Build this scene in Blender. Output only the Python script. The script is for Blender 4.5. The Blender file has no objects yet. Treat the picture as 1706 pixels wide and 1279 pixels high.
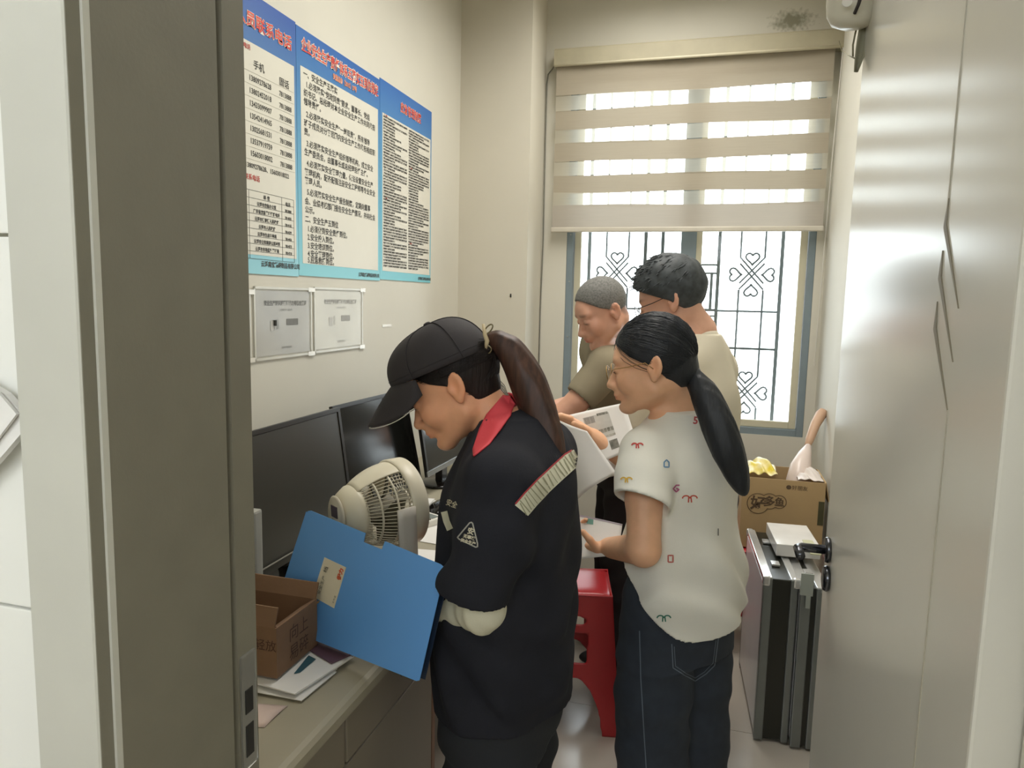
import bpy, bmesh, math, random
import numpy as np
from mathutils import Vector, Matrix
from mathutils.bvhtree import BVHTree

random.seed(7); np.random.seed(7)
sc = bpy.context.scene
COL = sc.collection

# ------------------------------------------------------------------ camera, world, lights, exposure
FPX, CX, CY = 1190.0, 853.0, 639.5            # focal length and centre in pixels of the 1706x1279 photograph
def _cd(u, v):
    a = np.array([u-CX, -(v-CY), -FPX]); return a/np.linalg.norm(a)
_Y = _cd(1192, 505); _Z = -_cd(640, 10500); _Z -= _Z.dot(_Y)*_Y; _Z /= np.linalg.norm(_Z)
RC = np.array([np.cross(_Y, _Z), _Y, _Z]); CAM = np.array([0, 0, 1.5])
def P(u, v, X=None, Y=None, Z=None):
    """world point where the line of sight of photo pixel (u, v) meets a plane of the room"""
    r = RC@_cd(u, v)
    t = (X-CAM[0])/r[0] if X is not None else (Y-CAM[1])/r[1] if Y is not None else (Z-CAM[2])/r[2]
    return Vector(CAM+t*r)
cam = bpy.data.cameras.new('camera'); co = bpy.data.objects.new('camera', cam); COL.objects.link(co)
cam.sensor_width = 36; cam.lens = 36*FPX/1706; cam.clip_start = .05
m4 = Matrix([list(RC[i])+[CAM[i]] for i in range(3)]+[[0, 0, 0, 1]])
co.matrix_world = m4; sc.camera = co

w = bpy.data.worlds.new('world'); sc.world = w; w.use_nodes = True
bg = w.node_tree.nodes['Background']; bg.inputs[0].default_value = (.90, .95, 1, 1); bg.inputs[1].default_value = 4.6
def area(name, loc, rot, sx, sy, energy, color=(1, 1, 1), portal=False):
    l = bpy.data.lights.new(name, 'AREA'); l.shape = 'RECTANGLE'; l.size = sx; l.size_y = sy; l.energy = energy; l.color = color
    if portal: l.cycles.is_portal = True
    if name == 'added_room_fill': l.spread = math.radians(154)
    o = bpy.data.objects.new(name, l); o.location = loc; o.rotation_euler = rot; COL.objects.link(o); return o
area('window_portal', (-.17, 3.93, 1.75), (-math.pi/2, 0, 0), 1.3, 1.95, 1, portal=True)
area('added_room_fill', (-.28, 2.5, 3.1), (0, 0, 0), .7, 2.0, 27, (1, .965, .90))  # unseen fill light added to brighten the room
area('added_corridor_fill', (-.2, -1.0, 2.75), (math.radians(25), 0, 0), 1.2, .6, .8, (1, .96, .90))  # unseen fill added behind the camera, not a fixture of the corridor
sc.view_settings.view_transform = 'Standard'; sc.view_settings.look = 'None'
sc.view_settings.exposure = .42; sc.view_settings.gamma = 1; sc.view_settings.use_curve_mapping = False
sc.cycles.max_bounces = 10; sc.cycles.diffuse_bounces = 6; sc.cycles.glossy_bounces = 4; sc.cycles.transparent_max_bounces = 12
sc.cycles.sample_clamp_indirect = 6; sc.cycles.use_denoising = True; sc.cycles.caustics_reflective = False; sc.cycles.caustics_refractive = False

# ------------------------------------------------------------------ materials
def srgb(h):
    c = [int(h[i:i+2], 16)/255 for i in (0, 2, 4)]
    return tuple(x/12.92 if x <= .04045 else ((x+.055)/1.055)**2.4 for x in c)
MATS = {}
def mat(name, hexcol, rough=.6, metal=0, var=.06, scale=8, bump=0, bscale=60, stretch=None, spec=.5, coat=0, trans=0, tint=False, sss=0, col2=None, sheen=0):
    if name in MATS: return MATS[name]
    m = bpy.data.materials.new(name); m.use_nodes = True; nt = m.node_tree; N = nt.nodes; L = nt.links
    b = N['Principled BSDF']; c = srgb(hexcol) if isinstance(hexcol, str) else hexcol
    b.inputs['Roughness'].default_value = rough; b.inputs['Metallic'].default_value = metal
    b.inputs['Specular IOR Level'].default_value = spec; b.inputs['Coat Weight'].default_value = coat
    b.inputs['Sheen Weight'].default_value = sheen
    tc = N.new('ShaderNodeTexCoord'); mp = N.new('ShaderNodeMapping'); L.new(tc.outputs['Object'], mp.inputs[0])
    if stretch: mp.inputs['Scale'].default_value = stretch
    n = N.new('ShaderNodeTexNoise'); n.inputs['Scale'].default_value = scale; n.inputs['Detail'].default_value = 5
    L.new(mp.outputs[0], n.inputs['Vector'])
    r = N.new('ShaderNodeValToRGB'); L.new(n.outputs[0], r.inputs[0])
    c2 = srgb(col2) if col2 else tuple(min(1, x*(1+var)) for x in c)
    c1 = tuple(x*(1-var) for x in c) if not col2 else c
    r.color_ramp.elements[0].position = .35; r.color_ramp.elements[1].position = .65
    r.color_ramp.elements[0].color = (*c1, 1); r.color_ramp.elements[1].color = (*c2, 1)
    out = r.outputs[0]
    if tint:
        at = N.new('ShaderNodeAttribute'); at.attribute_name = 'tint'
        mx = N.new('ShaderNodeMix'); mx.data_type = 'RGBA'; mx.blend_type = 'MULTIPLY'; mx.inputs[0].default_value = 1
        L.new(out, mx.inputs[6]); L.new(at.outputs['Color'], mx.inputs[7]); out = mx.outputs[2]
    L.new(out, b.inputs['Base Color'])
    if sss: b.inputs['Subsurface Weight'].default_value = sss; b.inputs['Subsurface Radius'].default_value = (.01, .004, .002)
    if bump:
        n2 = N.new('ShaderNodeTexNoise'); n2.inputs['Scale'].default_value = bscale; n2.inputs['Detail'].default_value = 4
        L.new(mp.outputs[0], n2.inputs['Vector'])
        bp = N.new('ShaderNodeBump'); bp.inputs['Strength'].default_value = bump; bp.inputs['Distance'].default_value = .004
        L.new(n2.outputs[0], bp.inputs['Height']); L.new(bp.outputs[0], b.inputs['Normal'])
    if trans:
        t = N.new('ShaderNodeBsdfTransparent'); mi = N.new('ShaderNodeMixShader'); mi.inputs[0].default_value = trans
        L.new(b.outputs[0], mi.inputs[1]); L.new(t.outputs[0], mi.inputs[2]); L.new(mi.outputs[0], N['Material Output'].inputs[0])
    MATS[name] = m; return m
def fabric_translucent(name, hexcol, tl=.35, transp=0):
    m = bpy.data.materials.new(name); m.use_nodes = True; nt = m.node_tree; N = nt.nodes; L = nt.links
    N.remove(N['Principled BSDF']); c = (*srgb(hexcol), 1)
    d = N.new('ShaderNodeBsdfDiffuse'); t = N.new('ShaderNodeBsdfTranslucent'); a = N.new('ShaderNodeMixShader')
    tc = N.new('ShaderNodeTexCoord'); mp = N.new('ShaderNodeMapping'); mp.inputs['Scale'].default_value = (1, 1, 60)
    n = N.new('ShaderNodeTexNoise'); n.inputs['Scale'].default_value = 6; L.new(tc.outputs['Object'], mp.inputs[0]); L.new(mp.outputs[0], n.inputs[0])
    r = N.new('ShaderNodeMix'); r.data_type = 'RGBA'; L.new(n.outputs[0], r.inputs[0]); r.inputs[6].default_value = tuple(x*.88 for x in c[:3])+(1,); r.inputs[7].default_value = c
    L.new(r.outputs[2], d.inputs[0]); L.new(r.outputs[2], t.inputs[0]); a.inputs[0].default_value = tl
    L.new(d.outputs[0], a.inputs[1]); L.new(t.outputs[0], a.inputs[2]); out = a
    if transp:
        tr = N.new('ShaderNodeBsdfTransparent'); b = N.new('ShaderNodeMixShader'); b.inputs[0].default_value = transp
        L.new(a.outputs[0], b.inputs[1]); L.new(tr.outputs[0], b.inputs[2]); out = b
    L.new(out.outputs[0], N['Material Output'].inputs[0]); MATS[name] = m; return m
def gradient_mat(name, top, bottom, z0, z1):
    m = mat(name, top, .45); nt = m.node_tree; N = nt.nodes; L = nt.links
    tc = N.new('ShaderNodeTexCoord'); sp = N.new('ShaderNodeSeparateXYZ'); L.new(tc.outputs['Object'], sp.inputs[0])
    mr = N.new('ShaderNodeMapRange'); mr.inputs[1].default_value = z0; mr.inputs[2].default_value = z1; L.new(sp.outputs[2], mr.inputs[0])
    mx = N.new('ShaderNodeMix'); mx.data_type = 'RGBA'; L.new(mr.outputs[0], mx.inputs[0])
    mx.inputs[6].default_value = (*srgb(bottom), 1); mx.inputs[7].default_value = (*srgb(top), 1)
    L.new(mx.outputs[2], N['Principled BSDF'].inputs['Base Color']); return m

# ------------------------------------------------------------------ objects
BASE = {}
def base_of(o): return BASE.get(o.name, Vector((0, 0, 0))) if o else Vector((0, 0, 0))
def tag(o, label=None, cat=None, group=None, kind=None):
    if label: o['label'] = label
    if cat: o['category'] = cat
    if group: o['group'] = group
    if kind: o['kind'] = kind
    return o
def thing(name, loc, label, cat, group=None):
    o = bpy.data.objects.new(name, None); o.location = loc; o.empty_display_size = .05; COL.objects.link(o)
    BASE[o.name] = Vector(loc); return tag(o, label, cat, group)
def link(name, me, m, parent=None, label=None, smooth=False):
    b = base_of(parent)
    if parent is not None: me.transform(Matrix.Translation(-b))
    if m is not None and not me.materials: me.materials.append(m)
    if smooth: me.polygons.foreach_set('use_smooth', [True]*len(me.polygons))
    o = bpy.data.objects.new(name, me); COL.objects.link(o)
    if parent is not None: o.parent = parent
    BASE[o.name] = b
    if label: o['label'] = label
    return o
class MB:
    """collects simple solids into one bmesh"""
    def __init__(s): s.b = bmesh.new()
    def box(s, c, size, rot=None, bev=0):
        r = bmesh.ops.create_cube(s.b, size=1)['verts']; M_ = Matrix.Translation(Vector(c))
        if rot is not None: M_ = M_ @ (rot.to_4x4() if isinstance(rot, Matrix) else Matrix.Rotation(rot, 4, 'Z'))
        bmesh.ops.transform(s.b, matrix=M_@Matrix.Diagonal((*size, 1)), verts=r)
        if bev:
            es = list({e for v in r for e in v.link_edges}); bmesh.ops.bevel(s.b, geom=es, offset=bev, segments=2, affect='EDGES', profile=.6)
        return s
    def span(s, lo, hi, bev=0):
        return s.box([(a+b)/2 for a, b in zip(lo, hi)], [abs(b-a) for a, b in zip(lo, hi)], bev=bev)
    def tube(s, pts, r, seg=8, caps=True):
        pts = [Vector(p) for p in pts]; n = len(pts); rs = r if hasattr(r, '__len__') else [r]*n; rings = []; up = None
        for i, p in enumerate(pts):
            t = (pts[min(i+1, n-1)]-pts[max(i-1, 0)]).normalized()
            if up is None: up = t.orthogonal().normalized()
            up = (up-t*up.dot(t)); up = up.normalized() if up.length > 1e-6 else t.orthogonal().normalized(); sd = t.cross(up)
            rings.append([s.b.verts.new(p+(up*math.cos(a)+sd*math.sin(a))*rs[i]) for a in [2*math.pi*k/seg for k in range(seg)]])
        for a, b in zip(rings, rings[1:]):
            for k in range(seg): s.b.faces.new((a[k], a[(k+1) % seg], b[(k+1) % seg], b[k]))
        if caps: s.b.faces.new(rings[0][::-1]); s.b.faces.new(rings[-1])
        return s
    def lathe(s, prof, M_, seg=32, close=False):
        """prof: (radius, height) pairs round the local z axis of matrix M_"""
        rings = []
        for r, h in prof:
            rings.append([s.b.verts.new(M_@Vector((r*math.cos(a), r*math.sin(a), h))) for a in [2*math.pi*k/seg for k in range(seg)]])
        for a, b in zip(rings, rings[1:]+([rings[0]] if close else [])):
            for k in range(seg): s.b.faces.new((a[k], a[(k+1) % seg], b[(k+1) % seg], b[k]))
        if not close: s.b.faces.new(rings[0][::-1]); s.b.faces.new(rings[-1])
        return s
    def prism(s, poly, d):
        d = Vector(d); a = [s.b.verts.new(Vector(p)) for p in poly]; b = [s.b.verts.new(Vector(p)+d) for p in poly]; n = len(a)
        s.b.faces.new(a[::-1]); s.b.faces.new(b)
        for k in range(n): s.b.faces.new((a[k], a[(k+1) % n], b[(k+1) % n], b[k]))
        return s
    def grid(s, fn, nu, nv, th=0):
        """sheet fn(u,v)->point, u,v in 0..1; th: thickness along the normal"""
        pts = [[Vector(fn(i/nu, j/nv)) for j in range(nv+1)] for i in range(nu+1)]
        V = [[s.b.verts.new(p) for p in row] for row in pts]
        fs = [s.b.faces.new((V[i][j], V[i+1][j], V[i+1][j+1], V[i][j+1])) for i in range(nu) for j in range(nv)]
        if th: 
            for f in fs: f.normal_update()
            bmesh.ops.solidify(s.b, geom=fs, thickness=th)
        return s
    def done(s, name, m, parent=None, smooth=False, label=None, recalc=True):
        if recalc: bmesh.ops.recalc_face_normals(s.b, faces=s.b.faces)
        me = bpy.data.meshes.new(name); s.b.to_mesh(me); s.b.free(); return link(name, me, m, parent, label, smooth)
def box(name, lo, hi, m, parent=None, bev=0, label=None):
    return MB().span(lo, hi, bev).done(name, m, parent, label=label)
def struct(o, kind='structure'): o['kind'] = kind; return o

def text_geo(s, size, align='LEFT', bold=0, spacing=1, res=2):
    cu = bpy.data.curves.new('t', 'FONT'); cu.body = s; cu.size = size; cu.align_x = align; cu.resolution_u = res; cu.offset = bold; cu.space_line = spacing
    o = bpy.data.objects.new('t', cu); COL.objects.link(o); dg = bpy.context.evaluated_depsgraph_get()
    me = bpy.data.meshes.new_from_object(o.evaluated_get(dg)); bpy.data.objects.remove(o)
    V = [v.co.copy() for v in me.vertices]; Fc = [tuple(p.vertices) for p in me.polygons]; bpy.data.meshes.remove(me); return V, Fc
def mesh_from(name, V, Fc, m, parent=None, label=None, smooth=False):
    o = mesh_raw(name, V, Fc, m, parent, label, smooth)
    if parent is not None and any(k in name for k in ('lettering', 'print', 'text', 'crease', 'writing', 'stitch', 'heading')): o['kind'] = 'stuff'
    return o
def mesh_raw(name, V, Fc, m, parent=None, label=None, smooth=False):
    me = bpy.data.meshes.new(name); me.from_pydata([tuple(v) for v in V], [], Fc); me.update(); return link(name, me, m, parent, label, smooth)
def text(name, s, size, org, right, up, m, parent, align='LEFT', bold=0, spacing=1, squeeze=1, label=None, also=None):
    V, Fc = text_geo(s, size, align, bold, spacing); o_, r_, u_ = Vector(org), Vector(right)*squeeze, Vector(up)
    V = [o_+r_*v.x+u_*v.y for v in V]
    if also is not None: also[0].extend([tuple(i+len(also[1]) for i in f) for f in Fc]); also[1].extend(V); return
    return mesh_from(name, V, Fc, m, parent, label)
# ------------------------------------------------------------------ distance fields for bodies and clothes
def rotm(f, up=(0, 0, 1)):
    """columns: forward, left, up of a frame that looks along f"""
    f = Vector(f).normalized(); l = Vector(up).cross(f).normalized(); u = f.cross(l)
    return np.array([f, l, u]).T
class Field:
    def __init__(s, lo, hi, step, zfine=None):
        ax = []
        for i in range(3):
            if i == 2 and zfine is not None:
                a = list(np.arange(lo[2], zfine, step*2.2)); a += list(np.arange(a[-1]+step, hi[2], step)); ax.append(np.array(a, np.float32))
            else: ax.append(np.arange(lo[i], hi[i], step, dtype=np.float32))
        s.ax = ax; s.D = np.full([len(a) for a in ax], 1.0, np.float32)
    def sl(s, lo, hi):
        r = []
        for i in range(3):
            a = np.searchsorted(s.ax[i], lo[i]); b = np.searchsorted(s.ax[i], hi[i]); r.append(slice(max(a-1, 0), b+1))
        return tuple(r)
    def pts(s, sl): return np.stack(np.meshgrid(*[s.ax[i][sl[i]] for i in range(3)], indexing='ij'), -1)
    def put(s, c, rad, fn, k=.01, op='u'):
        c = np.array(c, float); pad = rad+k*2+.02; sl = s.sl(c-pad, c+pad); p = s.pts(sl)
        if p.size == 0: return s
        d = fn(p).astype(np.float32); D = s.D[sl]
        if op == 'u':
            h = np.clip(.5+.5*(D-d)/k, 0, 1); s.D[sl] = D*(1-h)+d*h-k*h*(1-h)
        elif op == 's':
            d = -d; h = np.clip(.5-.5*(D-d)/k, 0, 1); s.D[sl] = D*(1-h)+d*h+k*h*(1-h)
        elif op == 'add': s.D[sl] = D+d
        return s
    def cone(s, a, b, r1, r2, k=.012, op='u', flat=None):
        a = np.array(a, np.float32); b = np.array(b, np.float32); ba = b-a; L2 = float(ba@ba)+1e-9
        def fn(p):
            q = p-a; t = np.clip((q@ba)/L2, 0, 1); v = q-t[..., None]*ba
            if flat is not None:
                ax_, f_ = flat; n = np.array(ax_, np.float32); n = n/np.linalg.norm(n); w_ = v@n
                return np.sqrt(np.maximum((v*v).sum(-1)-w_*w_+(w_/f_)**2, 1e-12))-(r1+(r2-r1)*t)
            return np.linalg.norm(v, axis=-1)-(r1+(r2-r1)*t)
        return s.put((a+b)/2, np.linalg.norm(ba)/2+max(r1, r2), fn, k, op)
    def chain(s, pts, rs, k=.012, op='u', flat=None):
        for i in range(len(pts)-1): s.cone(pts[i], pts[i+1], rs[i], rs[i+1], k, op, flat)
        return s
    def ell(s, c, r, R=None, k=.012, op='u'):
        c = np.array(c, np.float32); r = np.array(r, np.float32)
        def fn(p):
            q = p-c
            if R is not None: q = q@R.astype(np.float32)
            k0 = np.linalg.norm(q/r, axis=-1); k1 = np.linalg.norm(q/(r*r), axis=-1)+1e-6; return k0*(k0-1)/k1
        return s.put(c, max(r), fn, k, op)
    def loft(s, st, k=.012, op='u', lat=(0, 1, 0), grow=0, wr=None, pw=2.0):
        """st: list of (x, y, z, half_depth, half_width) from bottom to top; sections are level, lat is the width direction"""
        st = np.array(st, float); n = len(st); tt = np.linspace(0, n-1, 60)
        def cr(a):
            i = np.clip(tt.astype(int), 0, n-2); u = tt-i; p0 = a[np.maximum(i-1, 0)]; p1 = a[i]; p2 = a[i+1]; p3 = a[np.minimum(i+2, n-1)]
            return .5*((2*p1)+(-p0+p2)*u+(2*p0-5*p1+4*p2-p3)*u*u+(-p0+3*p1-3*p2+p3)*u**3)
        S = np.stack([cr(st[:, i]) for i in range(5)], 1); S[:, 3:] += grow; z0, z1 = st[0, 2]-grow, st[-1, 2]+grow
        l = np.array(lat, float); l /= np.linalg.norm(l); f = np.array([l[1], -l[0], 0])
        c = S[:, :3].mean(0); rad = max((z1-z0)/2, S[:, 3:].max())*1.25+.06
        def fn(p):
            z = p[..., 2]; g = lambda i: np.interp(z, S[:, 2], S[:, i])
            dx = p[..., 0]-g(0); dy = p[..., 1]-g(1); rx = g(3); ry = g(4)
            u = (dx*f[0]+dy*f[1])/rx; v = (dx*l[0]+dy*l[1])/ry; e = (np.abs(u)**pw+np.abs(v)**pw)**(1/pw)
            d = (e-1)*np.minimum(rx, ry)*.9
            if wr is not None: d = d+wr(p, u, v)
            return np.maximum(d, np.maximum(z0-z, z-z1))
        return s.put(c, rad, fn, k, op)
    def cut(s, n, o):
        """keep the side of the plane through o that n points to"""
        n = np.array(n, float); n /= np.linalg.norm(n); p = s.pts((slice(None),)*3); s.D = np.maximum(s.D, -((p-np.array(o))@n).astype(np.float32)); return s
    def nets(s):
        D = s.D; S = D < 0
        c = [(i, j, k) for i in (0, 1) for j in (0, 1) for k in (0, 1)]; sh = tuple(n-1 for n in D.shape)
        v = lambda A, o: A[o[0]:o[0]+sh[0], o[1]:o[1]+sh[1], o[2]:o[2]+sh[2]]
        cnt = sum(v(S, o).astype(np.int8) for o in c); act = (cnt > 0) & (cnt < 8); idx = np.argwhere(act)
        ids = np.full(sh, -1, np.int32); ids[act] = np.arange(len(idx)); val = {o: D[idx[:, 0]+o[0], idx[:, 1]+o[1], idx[:, 2]+o[2]] for o in c}
        acc = np.zeros((len(idx), 3)); num = np.zeros(len(idx))
        for a in c:
            for d in range(3):
                if a[d]: continue
                b = list(a); b[d] = 1; b = tuple(b); va, vb = val[a], val[b]; m = (va < 0) != (vb < 0)
                t = np.where(m, va/np.where(m, va-vb, 1), 0); q = np.tile(np.array(a, float), (len(idx), 1)); q[:, d] = t
                acc[m] += q[m]; num[m] += 1
        loc = acc/num[:, None]; V = np.zeros_like(loc)
        for d in range(3):
            i0 = idx[:, d]; V[:, d] = s.ax[d][i0]+(s.ax[d][i0+1]-s.ax[d][i0])*loc[:, d]
        Fs = []
        for d in range(3):
            e = [slice(None)]*3; e2 = [slice(None)]*3; e[d] = slice(0, -1); e2[d] = slice(1, None)
            A = S[tuple(e)]; B = S[tuple(e2)]; m = np.argwhere(A != B); u_, w_ = [(1, 2), (2, 0), (0, 1)][d]
            m = m[(m[:, u_] > 0) & (m[:, w_] > 0) & (m[:, u_] < D.shape[u_]-1) & (m[:, w_] < D.shape[w_]-1)]
            if not len(m): continue
            def g(du, dw):
                q = m.copy(); q[:, u_] -= du; q[:, w_] -= dw; return ids[q[:, 0], q[:, 1], q[:, 2]]
            Q = np.stack([g(1, 1), g(0, 1), g(0, 0), g(1, 0)], 1); fl = ~A[m[:, 0], m[:, 1], m[:, 2]]; Q[fl] = Q[fl][:, ::-1]; Fs.append(Q)
        return V, np.concatenate(Fs)
    def build(s, name, m, parent, label=None, tint=None, relax=1):
        V, Fc = s.nets()
        me = bpy.data.meshes.new(name); me.vertices.add(len(V)); me.vertices.foreach_set('co', V.ravel())
        me.loops.add(Fc.size); me.loops.foreach_set('vertex_index', Fc.ravel().astype(np.int32)); me.polygons.add(len(Fc))
        me.polygons.foreach_set('loop_start', np.arange(0, Fc.size, 4, dtype=np.int32)); me.update(calc_edges=True)
        if tint is not None:
            ca = me.color_attributes.new('tint', 'FLOAT_COLOR', 'POINT'); cc = np.ones((len(V), 4)); cc[:, :3] = tint(V); ca.data.foreach_set('color', cc.ravel())
        s.D = None; bvh = BVHTree.FromPolygons([tuple(v) for v in V], Fc.tolist())
        o = link(name, me, m, parent, label, True); return o, bvh
def drape(name, V, Fc, d, bvh, m, parent, off=.0015, label=None, smooth=True):
    """lay a flat pattern on a surface: each vertex is dropped along d until it meets the surface"""
    d = Vector(d).normalized(); out = []; ok = []; last = .3
    for v in V:
        h = bvh.ray_cast(Vector(v)-d*.3, d, 1.2); good = h[0] is not None
        out.append(h[0]-d*off if good else Vector(v)); ok.append(good)
    Fc = [f for f in Fc if all(ok[i] for i in f)]
    return mesh_from(name, out, Fc, m, parent, label, smooth)
def strip2d(pts, w, n=8):
    """flat band of width w along the 3D polyline pts; w may be a vector pair list"""
    V, Fc = [], []; P_ = [Vector(p) for p in pts]; dense = []
    for a, b in zip(P_, P_[1:]):
        for i in range(n): dense.append(a.lerp(b, i/n))
    dense.append(P_[-1]); return dense
def band(pts, view, w, n=8, across=3):
    D_ = strip2d(pts, w, n); V, Fc = [], []; view = Vector(view)
    for i, p in enumerate(D_):
        t = (D_[min(i+1, len(D_)-1)]-D_[max(i-1, 0)]).normalized(); s_ = t.cross(view).normalized()
        for j in range(across+1): V.append(p+s_*w*(j/across-.5))
    k = across+1
    for i in range(len(D_)-1):
        for j in range(across): Fc.append((i*k+j, (i+1)*k+j, (i+1)*k+j+1, i*k+j+1))
    return V, Fc

def head_sdf(F, R, o, sc_=1.0, male=False, neck=None, nr=.052):
    """skull, face and ears; local axes x forward, y left, z up, origin between the eyes' height and the ears"""
    T = lambda p: np.array(o)+R@(np.array(p, float)*sc_)
    E = lambda c, r, k=.012, op='u', R2=None: F.ell(T(c), np.array(r)*sc_, R if R2 is None else R@R2, k, op)
    C = lambda a, b, r1, r2, k=.012, op='u': F.cone(T(a), T(b), r1*sc_, r2*sc_, k, op)
    E((-.014, 0, .036), (.092, .073, .084)); E((.018, 0, -.022), (.066, .062, .085), .02)
    jw = .050 if male else .045
    for s_ in (1, -1):
        C((-.012, s_*jw, -.055), (.058, s_*.016, -.096), .022, .017, .02)
        E((.055, s_*.038, -.03), (.026, .022, .027), .02)
        E((.068, s_*.026, .020), (.016, .024, .009), .012)
    E((.068, 0, -.098), (.021, .022, .018), .016)
    E((.066, 0, .03), (.018, .045, .03), .02)
    for s_ in (1, -1): E((.094, s_*.031, -.002), (.017, .018, .011), .012, 's')
    for s_ in (1, -1): E((.0745, s_*.031, -.003), (.0125, .016, .0115), .004)
    C((.080, 0, .004), (.101, 0, -.036), .008, .010, .010); E((.103, 0, -.041), (.011, .012, .010), .008)
    for s_ in (1, -1): E((.094, s_*.012, -.044), (.011, .008, .008), .006)
    E((.080, 0, -.058), (.014, .026, .020), .014)
    E((.0890, 0, -.0655), (.010, .023, .0055), .006); E((.0870, 0, -.0755), (.010, .020, .0062), .006)
    E((.103, 0, -.0707), (.010, .026, .0016), .004, 's')
    E((.094, 0, -.084), (.010, .02, .004), .010, 's')
    a = math.radians(-14); R2 = np.array([[math.cos(a), 0, math.sin(a)], [0, 1, 0], [-math.sin(a), 0, math.cos(a)]])
    for s_ in (1, -1):
        b = math.radians(22*s_); R3 = np.array([[math.cos(b), -math.sin(b), 0], [math.sin(b), math.cos(b), 0], [0, 0, 1]]).T
        E((-.022, s_*.077, -.003), (.019, .0068, .031), .006, 'u', R3@R2)
        E((-.019, s_*.0845, .001), (.0105, .006, .019), .004, 's', R3@R2)
        E((-.008, s_*.0755, -.005), (.006, .006, .009), .005)
        E((-.017, s_*.0755, -.028), (.008, .006, .009), .005)
    if neck is not None:
        F.cone(T((-.035, 0, -.040)), neck, nr*sc_, nr*1.05, .02)
    return T
def face_tint(R, o, sc_=1.0, brow=.35, lip=(.86, .52, .50), extra=None):
    def fn(V):
        L_ = ((V-np.array(o))@R)/sc_; x, y, z = L_.T; c = np.ones((len(V), 3))
        g = lambda cx, cy, cz, rx, ry, rz: np.exp(-(((x-cx)/rx)**2+((np.abs(y)-cy)/ry)**2+((z-cz)/rz)**2))
        def mix(w_, col): return c*(1-w_[:, None])+np.array(col)*w_[:, None]
        c = mix(np.clip(1.6*g(.095, 0, -.0705, .016, .019, .0085), 0, 1), lip)
        c = mix(.35*g(.06, .045, -.03, .03, .022, .022), (1, .80, .74)); c = mix(.45*g(-.022, .08, 0, .02, .012, .03), (1, .78, .70))
        c = mix(brow*np.clip(2*g(.080, .031, .0235, .02, .017, .0045), 0, 1), (.18, .14, .12))
        c = mix(.75*np.clip(2*g(.086, .031, -.008, .010, .015, .0028), 0, 1), (.12, .08, .07))
        if extra is not None: c = extra(c, x, y, z, mix)
        return c
    return fn
def hand_sdf(F, o, fwd, palm_n, curl=(.5, .6, .4), thumb=(.55, .75, -.25), side=1, sp=0.0, k=.006):
    """palm, four fingers with three joints, thumb; fwd: along the fingers, palm_n: out of the back of the hand; side: +1 thumb on the left of fwd"""
    x = np.array(fwd, float); x /= np.linalg.norm(x); z = np.array(palm_n, float); z -= (z@x)*x; z /= np.linalg.norm(z); y = np.cross(z, x)*side
    T = lambda p: np.array(o)+x*p[0]+y*p[1]+z*p[2]; R = np.array([x, y, z]).T
    F.ell(T((.045, 0, 0)), (.052, .039, .0155), R, .01); F.cone(T((-.03, 0, 0)), T((.02, 0, 0)), .024, .022, .015, flat=(z, .8))
    F.ell(T((.03, .026, -.007)), (.03, .015, .014), R, .008)
    for i, (by, ln) in enumerate(((.030, .070), (.0105, .079), (-.010, .073), (-.029, .057))):
        a = 0; p = np.array([.083-.004*abs(i-1), by, 0.0]); r = .0092-.0006*(i == 3)
        for j, (fr, c_) in enumerate(zip((.46, .30, .24), curl)):
            a += c_*(1+.08*i); q = p+np.array([math.cos(a)*ln*fr, sp*(1.5-i)*.01, -math.sin(a)*ln*fr]); F.cone(T(p), T(q), r, r-.0009, k if j else .005); p = q; r -= .0009
    t = np.array(thumb, float); t /= np.linalg.norm(t); p = np.array([.018, .030, -.006]); q = p+t*.036; F.cone(T(p), T(q), .0115, .0100, .008)
    t2 = t+np.array([.5, -.15, -.1]); t2 /= np.linalg.norm(t2); F.cone(T(q), T(q+t2*.028), .0100, .0085, .005)
def hair_strands(name, path, rad, n, m, parent, r=.0012, seed=1, flat=1.0, taper=.4, seg=3):
    """n fine tubes running along a path of points, spread over its radius"""
    rnd = random.Random(seed); mb = MB(); P_ = [Vector(p) for p in path]
    for i in range(n):
        a = rnd.uniform(0, 6.28); q = math.sqrt(rnd.random()); jit = rnd.uniform(.92, 1.06); pts = []; ph = rnd.uniform(0, 6)
        end = rnd.uniform(.82, 1.0); m_ = len(P_)
        for j, p in enumerate(P_):
            t = (P_[min(j+1, m_-1)]-P_[max(j-1, 0)]).normalized(); u = t.cross(Vector((0, 1, .01))).normalized(); v = t.cross(u)
            R_ = rad[j]*jit*q; aa = a+.15*math.sin(j*.9+ph); pts.append(p+u*math.cos(aa)*R_+v*math.sin(aa)*R_*flat)
            if j/(m_-1) > end: break
        mb.tube(pts, [r*(1-.6*k_/len(pts)) for k_ in range(len(pts))], seg, caps=False)
    o = mb.done(name, m, parent, True); o['kind'] = 'stuff'; return o
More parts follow.
